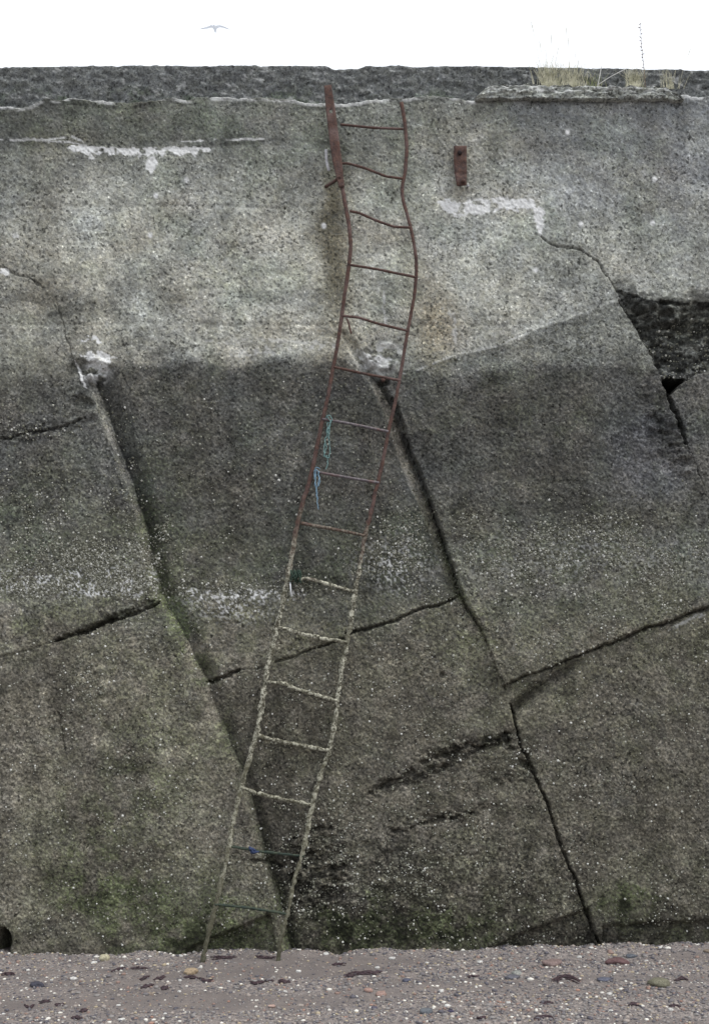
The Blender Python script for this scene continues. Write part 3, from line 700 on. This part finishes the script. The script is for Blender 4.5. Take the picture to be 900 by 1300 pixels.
for (a, b_, s) in ((94, 1243, 9), (120, 1222, 8), (498, 1215, 8), (542, 1221, 5), (609, 1220, 7), (379, 1231, 7), (560, 1257, 8), (568, 1276, 8), (735, 1213, 7), (750, 1206, 6), (838, 1204, 6), (820, 1219, 5),
                   (773, 1259, 7), (851, 1281, 7), (574, 1293, 6), (151, 1276, 6), (229, 1247, 5), (228, 1257, 5), (230, 1213, 6), (290, 1245, 5), (414, 1211, 7), (362, 1257, 5), (20, 1213, 5), (36, 1233, 5), (5, 1285, 5),
                   (210, 1285, 5), (155, 1228, 5), (452, 1263, 6), (479, 1227, 6), (645, 1271, 6), (669, 1270, 6), (669, 1216, 4), (720, 1281, 5), (775, 1282, 6), (712, 1246, 5), (576, 1238, 5), (155, 1292, 9), (255, 1228, 5), (66, 1246, 4)):
    stone(a, b_, s, s*.62, (.62, .61, .56), 'little white shell or quartz pebble lying on the sand', group=wh, cat='shell', name='white_pebble')

# seaweed scraps: crinkled flattened ribbons
M_weed = noisy_mat('dried_seaweed', (.022, .014, .018), (.065, .038, .045), 70, .6, .4, .6, .005)
def ribbon_pts(pts, n):
    p = np.array(pts, float); s = np.concatenate([[0], np.cumsum(np.linalg.norm(np.diff(p, axis=0), axis=1))])
    # catmull-rom style resample
    t = np.linspace(0, s[-1], n); out = np.stack([np.interp(t, s, p[:, i]) for i in range(p.shape[1])], 1)
    for _ in range(max(1, n//(len(pts)*3))): out[1:-1] = (out[:-2]+2*out[1:-1]+out[2:])/4
    return out
def tube(path, ra, rb, seg=8, lump=0., seed=0, lf=40., side=None, cap=True):
    """sweep an ellipse (ra across, rb along +-Y) along path; returns verts, faces"""
    n = len(path); ra = np.broadcast_to(ra, n); rb = np.broadcast_to(rb, n); vs = []; fs = []
    for i in range(n):
        tg = Vector(path[min(i+1, n-1)]-path[max(i-1, 0)]).normalized()
        yv = Vector(side or (0, 1, 0)); u = tg.cross(yv)
        if u.length < 1e-4: u = Vector((1, 0, 0))
        u.normalize(); v = tg.cross(u).normalized()
        for k in range(seg):
            a = 2*math.pi*k/seg+math.pi/4*(seg == 4)
            q = Vector(path[i])+u*math.cos(a)*float(ra[i])+v*math.sin(a)*float(rb[i])
            if lump:
                q += (u*math.cos(a)+v*math.sin(a))*lump*(mnoise.noise(q*lf+Vector((seed, 0, 0)))+.6*mnoise.noise(q*lf*2.7+Vector((0, seed, 0))))
            vs.append(q[:])
    for i in range(n-1):
        for k in range(seg):
            a, b_ = i*seg+k, i*seg+(k+1) % seg; fs.append((a, b_, b_+seg, a+seg))
    if cap: fs.append(tuple(range(seg))[::-1]); fs.append(tuple((n-1)*seg+k for k in range(seg)))
    return vs, fs
def join(parts):
    V, Fc = [], []
    for v, f in parts:
        o = len(V); V += [tuple(x) for x in v]; Fc += [tuple(i+o for i in q) for q in f]
    return V, Fc
def weed(px, py, wpx, label, curve=0., tilt=0., thick=1., group='scraps of dark seaweed on the sand'):
    rs = random.Random(int(px*13+py)); parts = []
    for s in range(2 if wpx < 24 else 3):
        pts = []
        for i in range(6):
            t = i/5-.5; pts.append(G(px+t*wpx*(1-.3*s*rs.random())+rs.uniform(-1, 1), py+curve*(4*t*t-.5)+tilt*t+rs.uniform(-.8, .8)+s*1.1)[:])
        p = ribbon_pts(pts, 22); p[:, 2] = sand_z(p[:, 0], p[:, 1])+.003+.004*thick*np.abs(np.sin(np.linspace(0, 9+s*3, 22)+px))*np.sin(np.linspace(0, 3.14, 22))
        pr_ = (.0035+.0095*thick*np.sin(np.linspace(.15, 3.0, 22)))*(1-.25*s)
        parts.append(tube(p, pr_, pr_*.5, 7, .004, px+s*9, 70, side=(0, 0, 1)))
    V, Fc = join(parts); g = G(px, py)
    return tag(mesh_obj('seaweed_scrap', V, Fc, M_weed, origin=(g.x, g.y, float(sand_z(np.array([g.x]), np.array([g.y]))[0]))), label, 'seaweed', group)
weed(10, 1238, 17, 'small dark seaweed scrap at the left edge of the sand')
weed(151, 1233, 20, 'seaweed strip slanting upward right of the yellow stone', tilt=-5)
weed(177, 1232, 22, 'thin seaweed strip end to end with the slanting one', thick=.7)
weed(187, 1253, 17, 'larger of the seaweed scraps lying on the brown pebble', tilt=-3)
weed(183, 1245, 12, 'small seaweed scrap just above the twin lying on the brown pebble', tilt=-3)
weed(209, 1254, 8, 'upright crumpled seaweed knot right of the brown pebble', thick=1.2)
weed(58, 1271, 17, 'faint reddish seaweed strip left of a crumpled knot at lower left', thick=.6)
weed(76, 1275, 11, 'crumpled dark seaweed knot at the lower left of the sand', thick=1.2)
weed(38, 1276, 13, 'curled seaweed loop near the bottom left corner', curve=-3, thick=.6)
weed(107, 1283, 9, 'tiny seaweed scrap on the bottom left sand between knot and shingle')
weed(98, 1293, 14, 'seaweed scrap at the very bottom of the view towards the left')
weed(203, 1245, 16, 'seaweed sliver to the left of the tan sandstone', tilt=-3, thick=.7)
weed(243, 1244, 17, 'dark seaweed scrap directly under the tan sandstone', thick=1.1)
weed(262, 1245, 18, 'arched dark seaweed scrap right of the one under the sandstone', curve=-3, thick=1.1)
weed(326, 1247, 19, 'dark seaweed scrap below the gap between the ladder feet', curve=-2, thick=1.2)
weed(342, 1245, 11, 'thin seaweed link between two thicker scraps below the ladder', thick=.6)
weed(361, 1246, 17, 'dark seaweed scrap straight below the right ladder foot', thick=1.2)
weed(465, 1234, 48, 'longest seaweed strand, right of the ladder', thick=1.3)
weed(443, 1237, 12, 'thick seaweed clump joined to the left tip of the longest strand', thick=1.3)
weed(718, 1242, 38, 'long arched seaweed strand on the right-hand shingle', curve=5, thick=.8)
weed(864, 1244, 17, 'small seaweed scrap right of the olive green stone', curve=2, thick=.8)
weed(693, 1272, 18, 'seaweed scrap low on the shingle under the long arched strand', thick=.8)
weed(690, 1295, 26, 'curved seaweed strand cut by the bottom edge at the right', curve=4, thick=.8)
weed(855, 1278, 16, 'dark seaweed scrap with a white shell on it at the lower right', thick=.8)
weed(805, 1276, 14, 'seaweed scrap between the olive stone and the bottom edge', thick=1.)
weed(600, 1237, 16, 'faint seaweed scrap left of the slate grey stone', thick=.7)
weed(284, 1217, 34, 'dark seaweed strip lying at the left ladder foot', thick=1.)
weed(338, 1216, 26, 'dark seaweed strip lying at the right ladder foot', thick=.9)
weed(430, 1224, 20, 'thin seaweed strip near the wall right of the ladder', thick=.6)
weed(612, 1295, 12, 'short seaweed scrap at the bottom edge below the shingle', thick=.9)

# ------------------------------------------------------------------ the ladder
LAD = [(100, .05), (240, .07), (300, .11), (465, .07), (640, .08), (800, .06), (900, .055), (1010, .075), (1100, .14), (1217, .26)]
def off(py): return float(np.interp(py, [a for a, _ in LAD], [b for _, b in LAD]))
def L3(px, py, dy=0.): return np.array(P(px, py, -(off(py)+dy)))
foot_c = P(306, 1217, -.27)
ladder = empty('iron_ladder', (foot_c.x, foot_c.y, 0))
tag(ladder, 'long bent rusty iron ladder leaning on the sea wall from sand to coping', 'ladder')
LS = [(433, 228), (437, 252), (443, 285), (445.5, 312), (443, 338), (438, 370), (434, 401), (429, 435), (423, 467), (416, 505), (408, 540), (400, 580), (393, 612), (386, 632), (380, 655), (375, 680), (369, 715),
      (363, 745), (357, 775), (351, 800), (344, 830), (337, 863), (330, 910), (325, 938), (315, 968), (307, 998), (301, 1021), (293, 1060), (288, 1093), (280, 1125), (274, 1150), (265, 1184), (256, 1224)]
RS = [(509.5, 130), (513, 150), (515, 170), (516.5, 190), (514, 220), (510, 238), (511, 252), (516, 270), (522, 292), (527, 318), (529, 342), (526, 375), (519, 412), (514, 440), (509, 470), (503, 505), (493, 548), (486, 585),
      (479, 615), (471, 650), (463, 682), (457, 715), (451, 750), (446, 785), (441, 812), (436, 838), (429, 885), (425, 915), (418, 953), (410, 975), (404, 996), (396, 1023), (386, 1076), (375, 1114), (365, 1160), (358, 1188), (352, 1224)]
def stile(pts, w0, seed, nm, label):
    p = ribbon_pts([L3(*q) for q in pts], 240)
    pyv = HOR-(p[:, 2]-CAMZ)*F/(p[:, 1]-CAMY)
    ra = np.interp(pyv, [120, 250, 450, 640, 740, 1217], w0); rb = ra*.55
    lump = .0030
    v, f = tube(p, ra, rb, 8, 0, seed)
    # squarer bar, swelling with crust low down
    v = np.array(v); cen = np.repeat(p, 8, axis=0); dlt = v-cen
    amp = np.interp(np.repeat(pyv, 8), [580, 640, 800, 1217], [.0014, .0045, .0085, .0075])
    nn = np.array([mnoise.noise(Vector(q)*38)+.8*mnoise.noise(Vector(q)*95) for q in v])
    ln = np.linalg.norm(dlt, axis=1, keepdims=True); v = cen+dlt*(1+(amp*nn)[:, None]/ln*1.6)
    o = mesh_obj(nm, v, f, M_rust, ladder); o['label'] = label; return p
pL = stile(LS, [.013, .0125, .0115, .0145, .0175, .0140], 1, 'stile', 'left stile, bent at the top, white crusted low down')
pR = stile(RS, [.0125, .0105, .0105, .0120, .0145, .0130], 2, 'stile', 'right stile with a free upper end')
def spath(pts, n, dy=0.): return ribbon_pts([L3(q[0], q[1], dy) for q in pts], n)
RUNGS = [([(432, 158), (470, 162), (512, 164)], 1.9), ([(430, 208), (440, 207), (462, 213), (490, 224), (511, 227)], 2.0), ([(444, 268), (455, 270), (480, 281), (500, 288), (521, 289)], 2.0),
         ([(443, 336), (480, 342), (528, 352)], 2.0), ([(434, 401), (455, 403), (480, 411), (517, 420)], 2.0), ([(424, 466), (465, 475), (508, 483)], 2.1), ([(409, 532), (440, 537), (493, 548)], 2.2),
         ([(401, 599), (440, 606), (481, 613)], 2.2), ([(382, 664), (420, 671), (463, 680)], 2.4), ([(366, 737), (390, 734), (415, 741), (449, 751)], 2.6), ([(353, 796), (380, 804), (410, 811), (441, 815)], 3.1),
         ([(338, 866), (356, 867), (385, 877), (429, 890)], 3.0), ([(326, 934), (360, 942), (418, 953)], 3.1), ([(306, 999), (325, 1007), (350, 1013), (396, 1022)], 3.0), ([(292, 1074), (330, 1081), (386, 1087)], 2.0), ([(273, 1148), (320, 1153), (364, 1160)], 2.1)]
def rung_mat_algae():
    m, n, b = new_mat('algae_covered_iron', .7, .3); p = pos(n); a = noi(n, p, 30, 4, .7)
    c = mixrgb(n, ramp(n, a.outputs['Fac'], .4, .62), (.020, .034, .028), (.05, .062, .04)); n.links.new(c, b.inputs['Base Color']); bump(n, b, a.outputs['Fac'], .7, .005); return m
M_alg = rung_mat_algae()
M_grey = noisy_mat('worn_iron', (.06, .052, .056), (.17, .15, .16), 60, .55, .4, .4, .003, (.13, .08, .075))
for i, (pts, wpx) in enumerate(RUNGS):
    p = spath(pts, 50); r = wpx*(1.62 if i < 9 else 1.6)/200.*.5
    lump = .0012 if i < 8 else (.0030 if i == 8 else .0085 if i < 14 else .0045)
    v, f = tube(p, r, r, 8, lump, i*11, 45)
    mt = M_grey if i in (6, 7) else (M_alg if i >= 14 else M_rust)
    o = mesh_obj('rung', v, f, mt, ladder)
    if i == 0: o['label'] = 'top rung of the ladder'
    if i >= 14: o['label'] = 'low rung slimed with dark green algae'
    if 9 <= i < 14: o['label'] = 'rung thickly crusted with pale barnacles'
# top fixing plate on the left: a wide flat bar with a bolt hole
def plate(pts, halfw, thick, hole, y_of, nseg=34):
    """flat bar seen face-on, optional round hole (px, py, r px)"""
    V, Fc = [], []; nw = 7
    p = ribbon_pts([(a, b) for a, b in pts], nseg)
    for j in range(2):
        for i in range(nseg):
            tg = p[min(i+1, nseg-1)]-p[max(i-1, 0)]; tg /= np.linalg.norm(tg); nrm = np.array([-tg[1], tg[0]])
            hw = np.interp(i/(nseg-1), np.linspace(0, 1, len(halfw)), halfw)
            for k in range(nw):
                q = p[i]+nrm*hw*(k/(nw-1)*2-1)*(1+.012*math.sin(i*1.7+k))
                V.append(P(q[0], q[1], -(y_of(q[1])+(thick if j else 0)+.002*math.sin(i*.8)))[:])
    N = nseg*nw
    def inhole(i, k):
        if not hole: return False
        c = [(p[i]+p[i+1])/2]; tg = p[i+1]-p[i]; tg /= np.linalg.norm(tg); nrm = np.array([-tg[1], tg[0]])
        hw = np.interp(i/(nseg-1), np.linspace(0, 1, len(halfw)), halfw); q = c[0]+nrm*hw*((k+.5)/(nw-1)*2-1)
        return math.hypot(q[0]-hole[0], q[1]-hole[1]) < hole[2]
    solid = {(i, k): not inhole(i, k) for i in range(nseg-1) for k in range(nw-1)}
    for (i, k), s in solid.items():
        if not s: continue
        a = i*nw+k; b_, c, d = a+1, a+nw+1, a+nw
        Fc.append((a, b_, c, d)); Fc.append((N+a, N+d, N+c, N+b_))
        for (di, dk), (u, v) in {(-1, 0): (a, b_), (1, 0): (c, d), (0, -1): (d, a), (0, 1): (b_, c)}.items():
            if not solid.get((i+di, k+dk), False): Fc.append((v, u, N+u, N+v))
    return V, Fc
V, Fc = plate([(416, 108), (421, 150), (426, 190), (431, 222), (434, 238)], [4.6, 6.0, 6.2, 6.0, 3.5], .012, (420.5, 141, 2.1), off)
pl = mesh_obj('fixing_plate', V, Fc, M_rust, ladder, smooth=False); pl['label'] = 'wide rusty flat bar at the top left of the ladder with a bolt hole'
M_lead = noisy_mat('whitish_lead', (.30, .30, .31), (.50, .50, .52), 50, .6, .4, .5, .003)
v, f = tube(ribbon_pts([P(414, 190, -.03), P(414.5, 205, -.035), P(418, 217, -.03)], 16), .009, .006, 7, .003, 5, 60)
o = mesh_obj('bolt_sleeve', v, f, M_lead, ladder); o['label'] = 'pale strip of metal beside the fixing plate'
v, f = tube(ribbon_pts([P(413, 237, .0), P(423, 231, -.05), P(432, 224, -.08)], 16), .010, .008, 7, .003, 6, 60)
o = mesh_obj('wall_stub', v, f, M_rust, ladder); o['label'] = 'bent rusty lug tying the ladder back to the wall'
v, f = tube(ribbon_pts([L3(440, 404), L3(443, 412), L3(446, 424)], 12), .006, .004, 6, .002, 7, 60)
mesh_obj('loose_strap', v, f, M_rust, ladder)['label'] = 'short broken strap hanging from the fifth rung'
v, f = tube(ribbon_pts([P(485, 481, -.02), P(486, 484, -.06), P(487, 482, -.09)], 10), .010, .010, 8, .003, 8, 60)
mesh_obj('wall_lug', v, f, M_rust, ladder)['label'] = 'lug behind the sixth rung'

# separate rusty bracket right of the ladder
yb = float(wall_y(584, 205)) 
br = empty('wall_bracket', P(584, 236, yb))
tag(br, 'short rusty flat iron bracket bolted to the wall right of the ladder top', 'bracket')
V, Fc = plate([(584, 185), (584, 205), (585, 226), (586, 236)], [8.2, 8.2, 8.0, 6.0], 0.010, None, lambda py: -yb+.018+(.022 if py > 222 else 0), 30)
mesh_obj('bracket_plate', V, Fc, M_rust, br, smooth=False)
v, f = tube(np.array([P(583.5, 194, yb-t) for t in (.0, .036, .042)]), np.array([.015, .015, .011]), np.array([.015, .015, .011]), 6, .001, 9, 60, side=(0, 0, 1))
mesh_obj('bolt', v, f, noisy_mat('black_iron', (.015, .013, .014), (.04, .03, .03), 60), br)['label'] = 'dark bolt head added in place of a hole near the top of the bracket'  # dark bolt head added where an open hole would show bright wall
v, f = tube(np.array([P(588, 230, yb-t) for t in (.0, .03, .06, .075)]), np.array([.012, .012, .014, .010]), np.array([.012, .012, .014, .010]), 8, .002, 3, 60, side=(0, 0, 1))
mesh_obj('bolt', v, f, M_rust, br)
v, f = tube(np.array([P(594, 236, yb-t) for t in (.0, .02, .045)]), .008, .008, 6, .002, 4, 60, side=(0, 0, 1))
mesh_obj('bolt', v, f, M_lead, br)['label'] = 'pale broken bolt end at the lower corner'

# ropes tied to the ladder
def rope(name, strands, mat, label, r=.0031, seed=0):
    rs = random.Random(seed); parts = []
    for pts in strands:
        q = []
        for (a, b_, dy) in pts: q.append(P(a, b_, -(off(b_)+dy))[:])
        p = ribbon_pts(q, max(24, len(q)*8))
        p += np.array([[mnoise.noise(Vector(x)*60+Vector((seed, k, 0)))*.006 for k in range(3)] for x in p])
        parts.append(tube(p, r, r, 6, .0015, seed, 180))
    V, Fc = join(parts)
    return tag(mesh_obj(name, V, Fc, mat, origin=P(strands[0][0][0], strands[0][0][1], -off(strands[0][0][1]))), label, 'rope')
M_teal = noisy_mat('teal_rope', (.09, .17, .165), (.22, .34, .33), 150, .8, .2, .6, .002)
M_blue = noisy_mat('blue_rope', (.10, .18, .25), (.25, .37, .46), 150, .8, .2, .6, .002)
rope('rope', [[(413, 530, .0), (418, 527, .018), (422, 532, .014), (419, 538, .0), (414, 534, -.012), (416, 529, .01), (420, 536, .02), (417, 548, .01)],
              [(416, 536, .014), (415, 552, .01), (412, 560, .014), (415, 568, .01), (411, 580, .01), (414, 579, .0)],
              [(419, 540, .012), (417, 556, .012), (419, 570, .01), (418, 582, .014), (413, 580, .01), (411, 570, .014), (413, 558, .01), (417, 549, .006)],
              [(415, 578, .01), (416, 588, .012), (414, 596, .01)], [(421, 533, .016), (416, 545, .016), (418, 558, .018)]], M_teal,
     'frayed teal green cord knotted and looped over the seventh rung', seed=3)
rope('rope', [[(407, 596, .0), (402, 593, .018), (399, 598, .016), (402, 604, -.01), (406, 600, .01), (401, 596, .02), (400, 608, .012)],
              [(401, 602, .016), (400, 615, .012), (402, 628, .014), (403, 642, .012), (404, 647, .012)],
              [(404, 598, .016), (405, 608, .014), (403, 618, .014), (406, 612, .012), (405, 603, .014)], [(399, 600, .014), (402, 622, .018), (403, 634, .014)]], M_blue,
     'pale blue cord tied round the left end of the eighth rung', seed=5)
M_navy = noisy_mat('navy_rope', (.02, .03, .08), (.05, .07, .14), 120, .8, .2, .6, .002)
rope('rope', [[(316, 1075, .01), (322, 1078, .018), (327, 1082, .016), (320, 1083, .0), (317, 1078, .012), (325, 1079, .02)], [(317, 1077, .016), (323, 1082, .02), (329, 1081, .014)]], M_navy,
     'scrap of dark blue cord wound on the second lowest rung', r=.006, seed=8)
M_wplastic = noisy_mat('white_plastic', (.62, .64, .66), (.72, .74, .76), 60, .4, .5, .1, .001)
v, f = tube(np.array([L3(368.3, 739, .02), L3(368.8, 744, .022), L3(369.2, 749, .022), L3(369.6, 755, .02)]), .0048, .0048, 8)
tag(mesh_obj('plastic_tube', v, f, M_wplastic, origin=L3(368, 739)), 'short white plastic tube caught by green weed at the tenth rung', 'plastic tube')
# green weed tuft on the ladder
def tuft_mesh(base, n, length, spread, r0, seed, droop=0., segs=7, width=0.):
    rs = random.Random(seed); parts = []
    for i in range(n):
        a = rs.gauss(0, spread*.75); c = rs.uniform(-.5, .5); L = length*rs.uniform(.45, 1); q = []
        x0 = rs.gauss(0, width*.55)
        for k in range(segs):
            t = k/(segs-1); q.append((base[0]+x0+math.sin(a)*L*t+rs.uniform(-1, 1)*L*.01+math.sin(a)*L*.4*t*t, base[1]+c*L*.35*t*t, base[2]+math.cos(a)*L*t-droop*L*t*t*abs(a)))
        rr_ = np.linspace(r0, r0*.25, segs)*rs.uniform(.7, 1.2); parts.append(tube(np.array(q), rr_, rr_*.5, 4, side=(0, 1, 0)))
    return join(parts)
M_gweed = noisy_mat('green_weed', (.015, .032, .025), (.035, .06, .04), 60, .7, .3, .3, .002)
b0 = L3(372, 727, .005); rs = random.Random(4); parts = []
for i in range(26):
    q = [b0+np.array([rs.uniform(-.02, .045), rs.uniform(-.02, .01), rs.uniform(-.01, .02)])]
    for k in range(5): q.append(q[-1]+np.array([rs.uniform(-.012, .012), rs.uniform(-.006, .006), -rs.uniform(.006, .018)]))
    parts.append(tube(np.array(q), np.linspace(.006, .002, 6), .003, 5))
V, Fc = join(parts)
tag(mesh_obj('seaweed_tuft', V, Fc, M_gweed, origin=b0), 'dark green weed tuft hanging off the left stile at the tenth rung', 'seaweed')

# ------------------------------------------------------------------ grass and weeds on the ledge
M_straw = noisy_mat('dry_grass', (.36, .35, .24), (.60, .58, .44), 30, .8, .2)
M_gr2 = noisy_mat('half_green_grass', (.17, .20, .09), (.34, .33, .18), 30, .8, .2)
def tuft(px, py, n, hpx, wpx, label, mat, tall=(), seed=1, group='grass tufts growing on the ledge of the wall'):
    base = P(px, py, .02); L = hpx/198.; wd = wpx/198./2
    V, Fc = tuft_mesh(base, n, L, .30, .0017, seed, width=wd)
    parts = [(V, Fc)]
    rs = random.Random(seed+50)
    for (a, b_) in tall:
        tip = P(a, b_, rs.uniform(-.04, .08)); x0 = base.x+max(-wd, min(wd, (tip.x-base.x)*.4)); q = []
        for k in range(12):
            t = k/11; q.append((x0+(tip.x-x0)*(t**1.5), base[1]+(tip.y-base[1])*t, base.z+(tip.z-base.z)*t))
        rr_ = np.concatenate([np.linspace(.0011, .0007, 9), [.0016, .0020, .0006]]); parts.append(tube(np.array(q), rr_, rr_, 5))
    V, Fc = join(parts)
    return tag(mesh_obj('grass_tuft', V, Fc, mat, origin=base), label, 'grass tuft', group)
tuft(697, 110, 130, 40, 30, 'left half of the big straw coloured grass tuft on the ledge, with the tallest stems', M_straw, [(673, 24), (684, 50), (700, 40), (702, 68), (709, 58), (692, 60)], 11)
tuft(725, 111, 120, 34, 30, 'right half of the big straw coloured grass tuft on the ledge, with fading stems', M_straw, [(718, 30), (721, 45), (731, 62), (735, 74)], 12)
tuft(752, 111, 26, 24, 26, 'sparse green grass tuft between the straw tufts', M_gr2, [], 13)
tuft(804, 111, 110, 30, 20, 'compact straw coloured grass tuft beside the seed stalk', M_straw, [], 14)
tuft(852, 113, 34, 30, 28, 'thin grass tuft furthest to the right on the ledge', M_straw, [(877, 60)], 15)
# seed stalk
base = P(819, 112, .01); q = ribbon_pts([P(819, 112, .01), P(817, 88, .01), P(814, 60, .0), P(812, 29, .0)], 40)
M_dock = noisy_mat('brown_stalk', (.10, .07, .05), (.20, .14, .10), 60, .8, .2)
parts = [tube(q, np.linspace(.0022, .0010, 40), np.linspace(.0022, .0010, 40), 6)]
rs = random.Random(9)
for k in range(12, 40, 2):
    for s in range(2):
        d_ = np.array([rs.uniform(-.014, .014), rs.uniform(-.012, .012), rs.uniform(0, .01)])
        parts.append(tube(np.array([q[k], q[k]+d_*.5, q[k]+d_]), np.array([.0008, rs.uniform(.0016, .0034), .0008]), np.array([.0008, .003, .0008]), 5))
V, Fc = join(parts); st = empty('seed_stalk', base)
tag(st, 'single upright brown seed stalk standing on the ledge against the sky', 'plant')
mesh_obj('stem', V, Fc, M_dock, st)
M_twig = noisy_mat('bleached_twig', (.40, .40, .38), (.62, .62, .60), 60, .8, .2)
V, Fc = join([tube(ribbon_pts([P(758, 110, -.02), P(761, 96, -.02), P(763, 84, -.02)], 14), .0026, .0026, 6, .0006, 2, 80), tube(ribbon_pts([P(758, 108, -.02), P(775, 97, -.01), P(795, 87, .0)], 20), .0024, .0018, 6, .0006, 3, 80)])
tag(mesh_obj('dead_twig', V, Fc, M_twig, origin=P(758, 110, -.02)), 'bleached forked twig on the ledge between the grass tufts', 'twig')

# ------------------------------------------------------------------ gull far off, gliding
M_gull = noisy_mat('gull_plumage', (.50, .52, .55), (.66, .68, .72), 8, .8, .2)
gy_ = 38.; gk = F/(gy_-CAMY); gc = P(272.8, 35.5, gy_)
spn = np.array([-.62, -.5, -.36, -.22, -.13, -.07, -.035, 0, .035, .07, .13, .22, .36, .5, .62])
zz = np.array([-.01, .005, .02, .045, .065, .03, -.02, -.045, -.02, .03, .06, .075, .05, .01, -.025])
ch = np.array([.03, .09, .13, .15, .17, .22, .44, .56, .44, .22, .17, .15, .13, .09, .03]); th = np.array([.006, .010, .014, .02, .028, .05, .10, .13, .10, .05, .028, .02, .014, .010, .006])
V, Fc = [], []; sg_ = 12
for i in range(len(spn)):
    for k in range(sg_):
        a = 2*math.pi*k/sg_; c = math.cos(a); s = math.sin(a)
        sweep = .10*abs(spn[i])
        V.append((gc.x+spn[i], gc.y+c*ch[i]/2+sweep, gc.z+zz[i]*1.1+s*th[i]/2*(1-.35*c)))
for i in range(len(spn)-1):
    for k in range(sg_): a, b_ = i*sg_+k, i*sg_+(k+1) % sg_; Fc.append((a, b_, b_+sg_, a+sg_))
Fc.append(tuple(range(sg_))[::-1]); Fc.append(tuple((len(spn)-1)*sg_+k for k in range(sg_)))
gull = mesh_obj('gull', V, Fc, M_gull, origin=gc)
tag(gull, 'gull gliding with spread wings in the white sky', 'bird')
